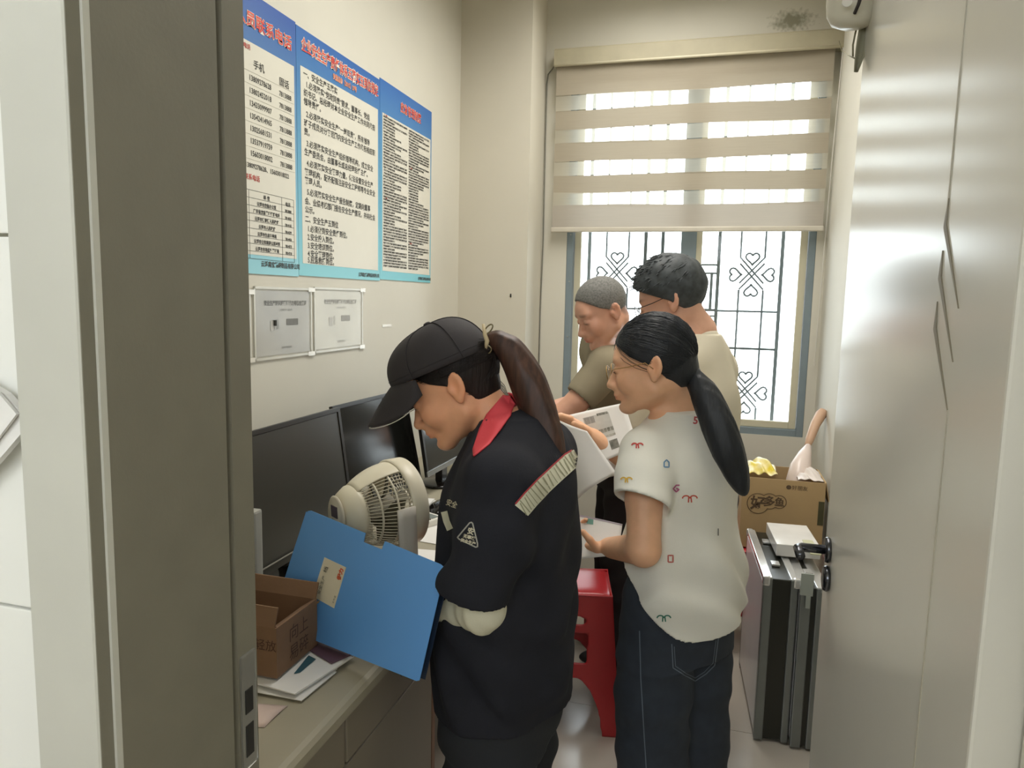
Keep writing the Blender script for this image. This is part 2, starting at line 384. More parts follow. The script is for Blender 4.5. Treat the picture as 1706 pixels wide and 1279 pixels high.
# ------------------------------------------------------------------ room shell
wallm = mat('wall_paint', 'cfccc0', .75, var=.03, scale=2, bump=.05, bscale=40)
tilem = mat('white_glazed_tile', 'e6e6e0', .12, var=.02, scale=1.2)
floorm = mat('floor_tile', 'b9b1a5', .16, var=.05, scale=3)
trimm = mat('window_reveal', 'd6d1c0', .6, var=.02)
taupe = mat('door_frame_shaded', '757163', .55, var=.04, scale=14, bump=.05, bscale=200)  # shade of the lining painted in; the frame is one colour with its front
framel = mat('door_frame_front', 'bcbbb1', .4, var=.03)
doorm = mat('door_lacquer', 'cbc8bd', .19, var=.02, scale=2, spec=.6)
darkln = mat('dark_inlay', '77705f', .5)
alu = mat('window_aluminium', '7d8b92', .45, var=.04)
sashm = mat('window_sash', 'c9c4ac', .5, var=.03)
iron = mat('wrought_iron', '6a7073', .6)
steel = mat('brushed_steel', 'a9a9a4', .3, metal=.8)
white = mat('white_plastic', 'd9d7cf', .4, var=.02)
paper = mat('white_paper', 'e0deda', .6, var=.02)
black = mat('black_plastic', '1d1c1b', .4, var=.1)
ink = mat('black_ink', '3d3c38', .7); red_ink = mat('red_ink', 'b5483f', .7)

# wall paint of the window wall carries the mould stain above the blind
def stain_mat():
    m = mat('window_wall_paint', 'cfccc0', .75, var=.03, scale=2); nt = m.node_tree; N = nt.nodes; L = nt.links; b = N['Principled BSDF']
    src = b.inputs['Base Color'].links[0].from_socket
    tc = N.new('ShaderNodeTexCoord'); mp = N.new('ShaderNodeMapping'); mp.inputs['Location'].default_value = (-.285, -3.85, -2.86); mp.vector_type = 'POINT'
    L.new(tc.outputs['Object'], mp.inputs[0]); m2 = N.new('ShaderNodeMapping'); m2.inputs['Scale'].default_value = (1, 0, 2.0); L.new(mp.outputs[0], m2.inputs[0])
    ln = N.new('ShaderNodeVectorMath'); ln.operation = 'LENGTH'; L.new(m2.outputs[0], ln.inputs[0])
    n = N.new('ShaderNodeTexNoise'); n.inputs['Scale'].default_value = 55; n.inputs['Detail'].default_value = 6; L.new(tc.outputs['Object'], n.inputs[0])
    a = N.new('ShaderNodeMath'); a.operation = 'MULTIPLY_ADD'; a.inputs[1].default_value = .16; L.new(n.outputs[0], a.inputs[0]); L.new(ln.outputs['Value'], a.inputs[2])
    mr = N.new('ShaderNodeMapRange'); mr.inputs[1].default_value = .115; mr.inputs[2].default_value = .19; mr.inputs[3].default_value = .75; mr.inputs[4].default_value = 0; L.new(a.outputs[0], mr.inputs[0])
    mx = N.new('ShaderNodeMix'); mx.data_type = 'RGBA'; L.new(mr.outputs[0], mx.inputs[0]); L.new(src, mx.inputs[6]); mx.inputs[7].default_value = (*srgb('6b6a50'), 1)
    L.new(mx.outputs[2], b.inputs['Base Color']); return m
ZC = 3.15
# floor of square tiles with recessed joints
fl = struct(box('floor', (-2.2, -2.0, -.12), (1.6, 3.95, -.004), mat('floor_grout', '8f887c', .8)))
ft = MB().span((-.299, -.299, -.004), (.299, .299, 0)).done('floor_tile', floorm, fl); ft.location = (-1.0, 1.0, 0)
for i in range(-1, 5):
    for j in range(-4, 6):
        x, y = -1.9+i*.6+.3, .7+j*.6+.3
        if y > 3.9: continue
        c = ft.copy(); c.name = 'floor_tile'; c.location = (x, y, 0); COL.objects.link(c)
bpy.data.objects.remove(ft)
struct(box('ceiling', (-1.5, .6, ZC), (.75, 4.0, ZC+.1), mat('ceiling_paint', 'd8d4c8', .8)))
wl = struct(box('wall_left', (-1.4, .6, 0), (-1.3, 3.95, ZC), wallm))
struct(box('wall_right', (.51, .6, 0), (.61, 3.95, ZC), wallm))
WX0, WX1, WZ0, WZ1 = -.79, .463, .83, 2.66
wb = MB()
wb.span((-1.3, 3.85, 0), (WX0, 3.98, ZC)); wb.span((WX1, 3.85, 0), (.51, 3.98, ZC)); wb.span((WX0, 3.85, 0), (WX1, 3.98, WZ0)); wb.span((WX0, 3.85, WZ1), (WX1, 3.98, ZC))
struct(wb.done('wall_back', stain_mat()))
struct(box('trim_1', (-1.3, 3.55, 0), (-.93, 3.85, ZC), mat('pillar_paint', 'cdc8ba', .75, var=.03, scale=2)))    # boxed-in corner pillar
fr = MB(); fr.span((-2.2, .53, 0), (-.585, .71, ZC)); fr.span((.30, .53, 0), (.75, .71, ZC)); fr.span((-.585, .53, 2.16), (.30, .71, ZC))
wf = struct(fr.done('wall_front', wallm))
tr = .363
for i in range(3):
    for j in range(8):
        z0 = 1.186-4*tr+j*tr
        if z0 < -.4 or z0+tr < .02: continue
        z0c = max(z0, 0); x1 = -.588-i*.5
        MB().span((x1-.498, .520, z0c+.001), (x1, .530, z0+tr-.002), bev=.0015).done('wall_tile', tilem, wf)
# unseen corridor shell added to cut light from behind: ceiling, parapet, end walls
struct(box('wall_light_blocker', (-2.2, -2.0, 0), (1.6, -1.88, 2.05), wallm))
struct(box('ceiling_light_blocker', (-2.2, -2.0, 2.95), (1.6, .53, 3.05), mat('ceiling_paint', 'd8d4c8', .8)))
struct(box('wall_light_blocker_left', (-2.3, -1.88, 0), (-2.2, .53, 2.95), wallm))
struct(box('wall_light_blocker_end', (1.5, -1.88, 0), (1.6, .53, 2.95), wallm))
# door frame: lining, front moulding, stop, strike plate
dfr = thing('trim_2', (-.52, .6, 0), None, None); dfr['kind'] = 'structure'
prof = [(-.587, .485), (-.517, .485), (-.515, .500), (-.513, .505), (-.513, .515), (-.513, .52), (-.513, .664), (-.522, .666), (-.522, .674), (-.515, .676), (-.515, .712), (-.587, .712)]
MB().prism([(x, y, 0) for x, y in prof], (0, 0, 2.2)).done('frame_post', taupe, dfr, label='lining with its shade painted in')
MB().prism([(-.5885, .4835, 0), (-.5195, .4835, 0), (-.5175, .4855, 0), (-.5175, .487, 0), (-.5885, .487, 0)], (0, 0, 2.2)).done('front_moulding', framel, dfr, label='pale front moulding')
MB().span((-.5195, .4975, 0), (-.5125, .5045, 2.2)).done('bead', framel, dfr, label='pale bead')
sp = MB().span((-.5155, .679, .93), (-.5135, .707, 1.075), bev=.003).done('strike_plate', steel, dfr)
for z0, z1 in ((.945, .985), (1.0, 1.03)): MB().span((-.5138, .686, z0), (-.5126, .700, z1)).done('strike_hole', black, sp)
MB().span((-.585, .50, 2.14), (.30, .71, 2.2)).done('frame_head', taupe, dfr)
MB().span((.262, .40, 0), (.33, .647, 2.2), bev=.004).done('hinge_post', doorm, dfr, label='pale hinge side post')
hp = MB().span((.2575, .53, 1.262), (.2625, .612, 1.335), bev=.006).done('hinge_leaf', mat('hinge_steel', 'b5b1a6', .35, metal=.3), dfr, label='pale hinge leaf with four screws')
for y, z in ((.598, 1.322), (.583, 1.311), (.592, 1.29), (.602, 1.272)):
    MB().lathe([(0, 0), (.005, 0), (.005, .0012), (0, .0012)], Matrix.Translation((.2575, y, z))@Matrix.Rotation(-math.pi/2, 4, 'Y'), 10).done('screw', darkln, hp)

# door leaf, opened into the room
dr = thing('door_1', (.245, .65, 0), None, None); dr['kind'] = 'structure'
MB().span((.227, .652, .008), (.267, 1.435, 2.13), bev=.003).done('door_leaf', doorm, dr)
def inlay(pts, wd, name='groove', m=darkln):
    (y0, z0), (y1, z1) = pts; d = Vector((0, y1-y0, z1-z0)); n = Vector((0, -d.z, d.y)).normalized()*wd/2
    a, b = Vector((.2272, y0, z0)), Vector((.2272, y1, z1)); MB().prism([a-n, a+n, b+n, b-n], (-.0012, 0, 0)).done(name, m, dr)
grv = mat('door_groove', 'a9a494', .5)
inlay([(.852, 2.12), (.852, 1.61)], .0022, m=grv); inlay([(.790, 1.40), (.790, .02)], .0022, m=grv)
for (ya, za), (yb, zb), (yc, zc) in (((.850, 1.613), (.853, 1.586), (.786, 1.500)), ((.854, 1.560), (.855, 1.533), (.7875, 1.448)), ((.8565, 1.507), (.8555, 1.479), (.7895, 1.399))):
    MB().prism([(.2272, ya, za), (.2272, yb-.004, zb), (.2272, yc, zc), (.2272, yb+.005, zb-.002)], (-.0015, 0, 0)).done('slanted_inlay', darkln, dr, label='dark slanted inlay')
chrome = mat('dark_chrome', '55565a', .22, metal=.9)
hd = MB().lathe([(0, 0), (.022, 0), (.024, .004), (.022, .009), (0, .009)], Matrix.Translation((.227, 1.385, 1.053))@Matrix.Rotation(-math.pi/2, 4, 'Y'), 20)
hd.tube([(.22, 1.385, 1.053), (.178, 1.385, 1.053), (.171, 1.378, 1.053), (.171, 1.335, 1.053)], .0085, 10); hd.done('door_handle', chrome, dr, smooth=True)
ky = MB().lathe([(0, 0), (.022, 0), (.024, .004), (.021, .010), (.010, .012), (0, .012)], Matrix.Translation((.227, 1.375, 1.002))@Matrix.Rotation(-math.pi/2, 4, 'Y'), 20).done('lock_cylinder', chrome, dr, smooth=True)
MB().span((.2265, 1.4352, .95), (.2675, 1.4375, 1.13)).done('lock_plate', steel, dr)
for zz in (1.31, 1.9, 1.66, 1.5): MB().span((.228, 1.4352, zz), (.24, 1.4365, zz+.03)).done('edge_bumper', black, dr)

# window: frame, two sashes, glass, grille outside
wn = thing('window_1', (-.16, 3.9, WZ0), None, None); wn['kind'] = 'structure'
def barx(x0, x1, z0, z1, y0, y1, name, m): return MB().span((x0, y0, z0), (x1, y1, z1), bev=.003).done(name, m, wn)
barx(WX0, WX0+.034, WZ0, WZ1, 3.855, 3.935, 'frame_bar', alu); barx(WX1-.034, WX1, WZ0, WZ1, 3.855, 3.935, 'frame_bar', alu)
barx(WX0+.034, WX1-.034, WZ0, WZ0+.036, 3.857, 3.933, 'frame_bar', alu); barx(WX0+.034, WX1-.034, WZ1-.036, WZ1, 3.857, 3.933, 'frame_bar', alu)
xm = (WX0+WX1)/2+.025
barx(xm-.05, xm+.028, WZ0+.036, WZ1-.036, 3.865, 3.905, 'mullion', alu)
for a, b, y in ((WX0+.036, xm+.02, 3.895), (xm+.022, WX1-.036, 3.87)):
    for (p, q) in (((a, WZ0+.037), (a+.035, WZ1-.037)), ((b-.035, WZ0+.037), (b, WZ1-.037)), ((a+.035, WZ0+.037), (b-.035, WZ0+.072)), ((a+.035, WZ1-.072), (b-.035, WZ1-.037))):
        barx(p[0], q[0], p[1], q[1], y, y+.025, 'sash_bar', sashm)
    g = bpy.data.materials.new('window_glass'); g.use_nodes = True; N = g.node_tree.nodes; N.remove(N['Principled BSDF'])
    t_ = N.new('ShaderNodeBsdfTransparent'); t_.inputs[0].default_value = (.96, .98, .97, 1); gl = N.new('ShaderNodeBsdfGlossy'); gl.inputs['Roughness'].default_value = .03; mx = N.new('ShaderNodeMixShader'); fz = N.new('ShaderNodeFresnel'); fz.inputs[0].default_value = 1.3
    g.node_tree.links.new(fz.outputs[0], mx.inputs[0]); g.node_tree.links.new(t_.outputs[0], mx.inputs[1]); g.node_tree.links.new(gl.outputs[0], mx.inputs[2]); g.node_tree.links.new(mx.outputs[0], N['Material Output'].inputs[0])
    MB().span((a+.034, y+.010, WZ0+.07), (b-.034, y+.014, WZ1-.07)).done('glass_pane', g, wn)
for z in (1.6, 1.85, 1.3): MB().tube([(WX0+.02, 3.853, z), (WX0+.02, 3.858, z)], .004, 8).done('screw', steel, wn)
struct(box('trim_3', (WX0-.01, 3.935, WZ0-.02), (WX1+.01, 3.98, WZ0+.004), trimm))
gr = thing('security_grille', (-.17, 4.06, WZ0+.02), 'grey wrought iron security grille with heart knots outside the window', 'grille')
GY = 4.06; zb, zt = WZ0+.03, WZ1-.03
for x in (-.700, -.388, -.295, -.105, .005, .325): MB().span((x-.009, GY-.006, zb), (x+.009, GY+.006, zt)).done('upright', iron, gr)
for z in (zb-.03, zt+.03, 1.26): MB().span((-.82 if z != 1.26 else -.70, GY-.005, z-.006), (.483 if z != 1.26 else .325, GY+.005, z+.006)).done('cross_bar', iron, gr)
for z0, z1 in ((1.70, 1.71), (1.655, 1.665), (1.455, 1.47), (1.425, 1.435)): MB().span((-.105, GY-.005, z0), (.005, GY+.005, z1)).done('cross_bar', iron, gr)
for x in (-.812, .475):
    for z in (zb-.03, zt+.03): MB().span((x-.008, 3.981, z-.012), (x+.008, GY+.005, z+.012)).done('wall_anchor', iron, gr)
MB().span((-.035, GY-.006, 1.47), (-.02, GY+.006, 1.655)).done('short_upright', iron, gr); MB().span((-.085, GY-.006, 1.47), (-.07, GY+.006, 1.655)).done('short_upright', iron, gr)
def heart(cx, cz, ang, s):
    out = []
    for k in range(25):
        t = 2*math.pi*k/24; x = 16*math.sin(t)**3/17*s; y = (13*math.cos(t)-5*math.cos(2*t)-2*math.cos(3*t)-math.cos(4*t))/17*s
        out.append((cx+x*math.cos(ang)-y*math.sin(ang), GY, cz+x*math.sin(ang)+y*math.cos(ang)))
    return out
for cx, dx in ((-.542, .062), (.178, .062)):
    for cz in (1.655, 1.02):
        k = MB()
        for a in range(4):
            an = a*math.pi/2; k.tube(heart(cx-math.sin(an)*.087, cz+math.cos(an)*.087, an, .037), .0056, 6)
        d_ = .052
        for o_ in (-.016, .016):
            k.tube([(cx-dx, GY, cz+.075+o_), (cx+dx, GY, cz-.062+o_)], .0052, 6); k.tube([(cx+dx, GY-.004, cz+.075+o_), (cx-dx, GY-.004, cz-.062+o_)], .0052, 6)
        k.done('heart_knot', iron, gr)
    for s_ in (-1, 1):
        MB().tube([(cx+s_*dx, GY, zt), (cx+s_*dx, GY, 1.655+.09)], .0058, 6).done('wire', iron, gr)
        MB().tube([(cx+s_*dx, GY, 1.655-.08), (cx+s_*dx, GY, 1.02+.09)], .0058, 6).done('wire', iron, gr)
        MB().tube([(cx+s_*dx, GY, 1.02-.08), (cx+s_*dx, GY, zb)], .0058, 6).done('wire', iron, gr)
    MB().tube([(cx-.15 if cx < 0 else .01, GY, 1.46), (cx+.15, GY, 1.46)], .0058, 6).done('wire', iron, gr)

# zebra roller blind
bl = thing('roller_blind', (-.18, 3.80, 1.87), 'beige zebra roller blind half lowered over the window', 'blind')
bx0, bx1, BY = -.858, .478, 3.79
hb = MB().prism([(bx0-.01, 3.765, 2.70), (bx0-.01, 3.765, 2.775), (bx0-.01, 3.775, 2.785), (bx0-.01, 3.845, 2.785), (bx0-.01, 3.845, 2.70)], (bx1-bx0+.05, 0, 0)).done('head_box', mat('head_box_beige', 'a9a28a', .5), bl)
MB().tube([(bx0-.01, 3.768, 2.70), (bx1+.04, 3.768, 2.70)], .007, 10).done('head_lip', mat('head_lip_cream', 'cfc8b0', .4), bl, smooth=True)
solid = fabric_translucent('blind_solid', 'b0a796', .12); sheer = fabric_translucent('blind_sheer', 'f4efe0', .6, .42)
def sheet_z(z0, z1, y, m, name, sag=0, parent=None):
    fn = lambda u, v: (bx0+(bx1-bx0)*u, y+.004*math.sin(u*5+z0*9)+.002*math.sin(u*17), z0+(z1-z0)*v+sag*math.sin(u*3.1+z0*7)+.003*math.sin(u*8+z0*20))
    return MB().grid(fn, 26, 2).done(name, m, parent or bl, smooth=True)
for z0, z1 in ((2.553, 2.70), (2.385, 2.48), (2.22, 2.315), (2.06, 2.15)): sheet_z(z0, z1, BY, solid, 'solid_band')
for z0, z1 in ((2.48, 2.553), (2.315, 2.385), (2.15, 2.22), (1.985, 2.06)): sheet_z(z0, z1, BY, sheer, 'sheer_band')
sheet_z(1.875, 1.995, BY-.004, fabric_translucent('blind_bottom', 'b8b1a6', .15), 'solid_band')
sheet_z(2.60, 2.69, BY+.02, solid, 'solid_band')
MB().span((bx0-.006, BY-.012, 1.856), (bx1+.006, BY+.008, 1.882), bev=.006).done('bottom_rail', mat('blind_rail', 'c4beb0', .4), bl)
MB().tube([(bx1+.03, 3.765, 2.70), (bx1+.022, 3.80, 2.2), (bx1+.012, 3.83, 1.2)], .0022, 6).done('pull_cord', white, bl)
wallcord = lambda pts, r, nm, lb, cat, m: tag(MB().tube(pts, r, 8).done(nm, m, None, True), lb, cat)
wallcord([(-.872, 3.80, 2.715), P(921, 114, Y=3.83), P(913, 124, Y=3.842), P(911, 140, Y=3.844), P(908, 260, Y=3.844), P(905, 400, Y=3.844), P(900, 520, Y=3.844), P(897, 640, Y=3.844), P(896, 760, Y=3.844)], .0035, 'wall_cable', 'thin grey cable running down the wall left of the blind', 'cable', mat('cable_grey', '77766c', .6))

# small white unit and wires at the top corner of the open door
ac = thing('wall_unit', P(1430, 12, Y=1.40), 'white rounded plastic unit hanging at the top corner of the open door', 'camera unit')
ua, ub = P(1380, 0, Y=1.38), P(1478, 0, Y=1.38); uc = (ua+ub)/2; ur = (ub.x-ua.x)/2; uz = P(1430, 37, Y=1.38).z
MB().lathe([(0, 0), (ur*.45, .001), (ur*.78, .008), (ur*.95, .022), (ur, .042), (ur, .085), (ur*.8, .105), (0, .115)], Matrix.Translation((uc.x, 1.38+ur*.6, uz))@Matrix.Diagonal((1, .75, 1, 1)), 40).done('shell', mat('unit_white', 'c9c5b4', .3), ac, smooth=True)
MB().tube([P(1424, 22, Y=1.375), P(1430, 8, Y=1.36), P(1437, -14, Y=1.352), P(1439, -26, Y=1.352)], .003, 8).done('dark_slot', mat('slot_black', '2a2220', .4), ac)
MB().lathe([(0, 0), (.008, 0), (.008, .003), (0, .003)], Matrix.Translation(P(1411, 4, Y=1.362))@Matrix.Rotation(math.pi/2, 4, 'X'), 16).done('indicator', white, ac)
MB().tube([(uc.x, 1.38+ur*.6, uz+.11), (uc.x, 1.38+ur*.6, ZC)], .007, 10).done('hanging_rod', white, ac)
wires = lambda pts, r, lb: tag(MB().tube(pts, r, 8).done('corner_wire', mat('cable_olive', '6d6a52', .6), None, True), lb, 'cable')
wires([P(1431, 33, Y=1.42), P(1425, 55, Y=1.43), P(1421, 75, Y=1.43), P(1421, 94, Y=1.43)], .0016, 'thin dark wire dropping from the white unit at the door corner')
tag(MB().grid(lambda u, v: P(1446-20*u+(22-18*u*u)*(v-.5), 34+86*u, Y=1.42+.008*math.sin(v*3.1)), 12, 6, .0015).done('wire_sheath', mat('sheath_grey', '8d8a75', .7), None, True), 'grey twisted cable sheath hanging under the white unit', 'cable')
wires([P(1398, 68, Y=3.74), P(1402, 84, Y=3.5), P(1412, 91, Y=2.4), P(1424, 97, Y=1.44)], .0014, 'fine wire running from the blind end to the cable sheath')
# little marks on the left wall
tag(MB().span((-1.2995, 2.66, 1.374), (-1.2985, 2.745, 1.384)).done('tape_strip', mat('clear_tape', 'e2dfd4', .2), None), 'strip of clear tape alone on the wall above the black cap', 'tape')
tag(MB().tube([(-1.012, 3.546, 1.525), (-1.012, 3.549, 1.508)], .004, 6).done('wall_hook', black, None), 'tiny dark hook on the corner pillar', 'hook')

# ------------------------------------------------------------------ posters
R_, U_ = (0, 1, 0), (0, 0, 1); PX = -1.297
def poster(y0, y1, z0, z1, label, top, bot, inner, itop, lm='poster'):
    t = thing('safety_poster', (-1.30, (y0+y1)/2, z0), label, 'poster', None)
    n = 'poster_print_%s' % top
    MB().span((-1.2999, y0, z0), (PX, y1, z1)).done('backing', gradient_mat(n, top, bot, z0-z0, z1-z0), t)
    MB().span((PX, y0+inner[0], z0+inner[1]), (PX+.0006, y1-inner[2], z1-itop)).done('text_panel', mat('poster_panel', 'd6d3c6', .5, var=.015), t)
    return t
TX = PX+.0012
t1 = poster(1.45, 2.052, 1.556, 2.335, 'left safety poster with phone numbers, red heading and a ruled table', '1d4fa0', '8cc9d4', (.015, .055, .012), .135)
t2 = poster(2.054, 2.634, 1.560, 2.330, 'middle safety poster with large black paragraphs under a red heading', '2460aa', '7cc3cc', (.022, .040, .018), .115)
t3 = poster(2.636, 3.163, 1.566, 2.340, 'right safety poster with two columns of tiny text', '2a66b0', '74c0cb', (.020, .035, .012), .125)
hred = mat('heading_red', 'd2493c', .6); hwht = mat('heading_outline', 'e8ded0', .6); horg = mat('heading_orange', 'e08a6a', .6)
def heading(t, s, size, y, z, sq, al='CENTER', ol=.0045, m=hred):
    text('heading_outline', s, size, (TX, y, z), R_, U_, hwht, t, al, bold=ol, squeeze=sq); text('heading', s, size, (TX+.0006, y, z), R_, U_, m, t, al, bold=.0006, squeeze=sq)
heading(t1, '公司人员联系电话', .044, 2.028, 2.245, 1.02, 'RIGHT', .002)
heading(t2, '企业安全生产责任体系五落实五到位规定', .045, 2.35, 2.266, .66, ol=.003)
heading(t2, '安监总办〔2015〕27号', .021, 2.36, 2.233, .8, ol=.001, m=horg)
heading(t3, '应急管理制度', .045, 2.93, 2.262, .80, ol=.0018)
def lines(t, rows, m, name='lettering'):
    buf = ([], [])
    for s, size, y, z, al, sq in rows: text('', s, size, (TX, y, z), R_, U_, None, None, al, squeeze=sq, also=buf, bold=.0004)
    return mesh_from(name, buf[1], buf[0], m, t)
rows = [('手机', .026, 1.86, 2.135, 'CENTER', 1), ('固话', .026, 1.985, 2.125, 'CENTER', 1)]
for i, n in enumerate(('13809278628', '13802452018', '13433099907', '13542414965', '13025681531', '13537919759', '15603018002')):
    z = 2.096-i*.0345; rows += [(n, .0215, 1.865, z, 'CENTER', .9), ('7813888', .0205, 1.99, z-.004, 'CENTER', .9), ('王李陈张刘黄周'[i], .022, 1.765, z+.004, 'CENTER', 1)]
rows += [('13809278628、15603018022', .019, 1.895, 1.855, 'CENTER', .95)]
tab = ('云浮市应急办公室', '广东省应急管理值班电话', '云浮市镇南镇人民政府', '云浮市人民政府', '云浮市生态环境局', '云浮市公安局南山派出所', '云浮市市场监督管理局')
rows += [('号码', .014, 1.772, 1.780, 'CENTER', 1), ('单 位', .014, 1.885, 1.775, 'CENTER', 1), ('电话', .014, 1.995, 1.770, 'CENTER', 1)]
for i, s in enumerate(tab): rows += [(s, .0125, 1.885, 1.753-i*.0215, 'CENTER', .95), ('%d' % (7813888+i*137), .011, 1.996, 1.751-i*.0215, 'CENTER', .9), (('119', '110', '120', '8833119', '8822991', '8833586', '8860315')[i], .012, 1.772, 1.753-i*.0215, 'CENTER', .95)]
rows += [('云浮嘉宝精细制品有限公司', .018, 1.955, 1.580, 'CENTER', .95)]
lines(t1, rows, ink); lines(t1, [('联系电话', .016, 1.79, 2.178, 'CENTER', 1), ('应急联系电话', .018, 1.80, 1.822, 'CENTER', 1)], red_ink, 'red_lettering')
rl = MB()
for i in range(10): rl.span((TX-.0004, 1.70, 1.7925-i*.0215), (TX, 2.027, 1.7935-i*.0215))
for y in (1.80, 1.962, 2.027): rl.span((TX-.0004, y, 1.599), (TX, y+.001, 1.793))
rl.done('table_rules', ink, t1)
gl_ = MB()
for i in range(8): gl_.span((TX-.0004, 1.70, 2.120-i*.0345), (TX, 2.035, 2.1206-i*.0345))
gl_.done('pale_rules', mat('pale_rule', 'aaa79b', .7), t1)
body = ['一、安全生产五落实', '  1.必须落实“党政同责”要求，董事长、党组', '织书记、总经理对本企业安全生产工作共同承担', '领导责任。', '  2.必须落实安全生产“一岗双责”，所有领导', '班子成员对分管范围内安全生产工作承担相应职', '责。', '  3.必须落实安全生产组织领导机构，成立安全', '生产委员会，由董事长或总经理担任主任。', '  4.必须落实安全管理力量，依法设置安全生产', '管理机构，配齐配强注册安全工程师等专业安全', '管理人员。', '  5.必须落实安全生产报告制度，定期向董事', '会、业绩考核部门报告安全生产情况，并向社会', '公示。', '二、安全生产五到位', '  1.必须做到安全责任到位。', '  2.安全投入到位。', '  3.安全培训到位。', '  4.安全管理到位。', '  5.应急救援到位。']
zz = [2.188, 2.158, 2.130, 2.103, 2.066, 2.037, 2.010, 1.975, 1.947, 1.913, 1.884, 1.857, 1.822, 1.792, 1.765, 1.735, 1.705, 1.678, 1.651, 1.625, 1.604]
lines(t2, [(s, .0245, 2.092, z, 'LEFT', .97) for s, z in zip(body, zz)]+[('云浮嘉宝精细制品有限公司', .016, 2.54, 1.573, 'CENTER', .9)], ink)
src = '为加强应急管理工作提高预防和处置突发事件的能力保障职工生命和财产安全根据国家有关规定结合本单位实际制定本制度各部门应当建立健全应急组织明确职责定期组织演练做好物资储备发生事故后及时报告并启动预案开展救援'
rr = []; random.seed(3)
for c in range(2):
    for i in range(52):
        ln = random.choice((30, 30, 30, 22, 14)); k = random.randrange(0, 60); rr.append(((src+src)[k:k+ln], .0082, 2.664+c*.243, 2.200-i*.0114, 'LEFT', .92))
lines(t3, rr+[('云浮嘉宝精细制品有限公司', .014, 3.09, 1.577, 'CENTER', .9)], ink)
lines(t3, [('第%s章' % '一二三四'[i], .009, 2.67+.245*(i % 2), 2.206-.16*i, 'LEFT', 1) for i in range(4)], red_ink, 'red_lettering')

# certificates in clear sleeves below the posters
def sleeve(y0, y1, z0, z1, label, doc, dark, lean=0):
    t = thing('document_sleeve', (-1.30, (y0+y1)/2, z0), label, 'document')
    MB().span((-1.2999, y0+.01, z0+.012), (-1.2975, y1-.012, z1-.012)).done('certificate', doc, t)
    MB().span((-1.2972, y0, z0), (-1.2962, y1, z1)).done('clear_film', mat('clear_film', 'e6e6e2', .12, trans=.9), t)
    eg = MB(); w_ = .007
    for a, b in (((y0, z0), (y1, z0+w_)), ((y0, z1-w_), (y1, z1)), ((y0, z0), (y0+w_, z1)), ((y1-w_, z0), (y1, z1))): eg.span((-1.2962, a[0], a[1]), (-1.2945, b[0], b[1]))
    eg.done('sleeve_edge', mat('sleeve_edge_white', 'd8d6cb', .25, trans=.25), t)
    for y, z in ((y1-.02, z1-.012), (y1-.025, z0-.004)): MB().span((-1.2944, y, z), (-1.2938, y+.04, z+.014)).done('corner_tape', mat('clear_tape', 'e2dfd4', .2), t)
    b = ([], []); X_ = -1.2970+.0003; yc = (y0+y1)/2+.01
    text('', '安全生产知识和管理能力考核合格证', .017, (X_, yc, z1-.055), R_, U_, None, None, 'CENTER', squeeze=.85, also=b, bold=.0006)
    text('', '证书编号 统一信用代码', .008, (X_, yc, z1-.073), R_, U_, None, None, 'CENTER', squeeze=.85, also=b)
    text('', '姓名\n性别\n类型\n单位', .008, (X_, yc-.055, z1-.105), R_, U_, None, None, 'LEFT', squeeze=.9, also=b)
    text('', '应急管理局监制', .008, (X_, yc, z0+.030), R_, U_, None, None, 'CENTER', also=b)
    mesh_from('lettering', b[1], b[0], mat('pale_ink_%s' % dark, dark, .7), t)
    MB().span((X_, yc+.0, z1-.118), (X_+.0004, yc+.065, z1-.098)).done('grey_band', mat('band_%s' % dark, dark, .7), t)
    MB().span((X_, yc-.085, z1-.133), (X_+.0004, yc-.062, z1-.103)).done('portrait_photo', mat('photo_grey', 'b3b0a8', .5), t)
    return t
sleeve(1.50, 1.797, 1.302, 1.508, 'clear document sleeve half hidden by the dark door frame', mat('cert_paper_white', 'cfccc2', .5), '8d8b84')
s2 = sleeve(1.812, 2.125, 1.300, 1.520, 'grey certificate with dark margins in a clear sleeve, middle of the row', mat('cert_paper_grey', 'aaa8a0', .4, var=.12, scale=5), '5f5e59')
MB().tube([(-1.2955, 1.915, 1.402), (-1.2955, 1.915, 1.419)], .006, 8).done('portrait', ink, s2)
sleeve(2.140, 2.485, 1.302, 1.525, 'pale certificate in a clear sleeve, rightmost below the posters', mat('cert_paper_pale', 'd2d0c4', .5), '93918a')

# folded cloth hanging on the tiled wall outside
cl = thing('folded_cover', P(20, 690, Y=.50), 'white folded paper cover stuck on the glazed tiles left of the frame', 'paper')
A_, B_, C_ = P(-60, 600, Y=.505), P(55, 698, Y=.505), P(0, 772, Y=.505)
pa = [P(-40, 618, Y=.508), P(20, 655, Y=.508), P(58, 698, Y=.508), P(57, 708, Y=.508), P(2, 772, Y=.508), P(-60, 830, Y=.508)]
MB().prism(pa, (0, -.007, 0)).done('outer_leaf', paper, cl); pb = [p+Vector((-.004, -.009, .004)) for p in pa]
MB().prism([pb[0], pb[1], pb[2]+Vector((-.003, 0, .002)), pb[4]+Vector((0, 0, .006)), pb[5]], (0, -.003, 0)).done('inner_leaf', paper, cl)
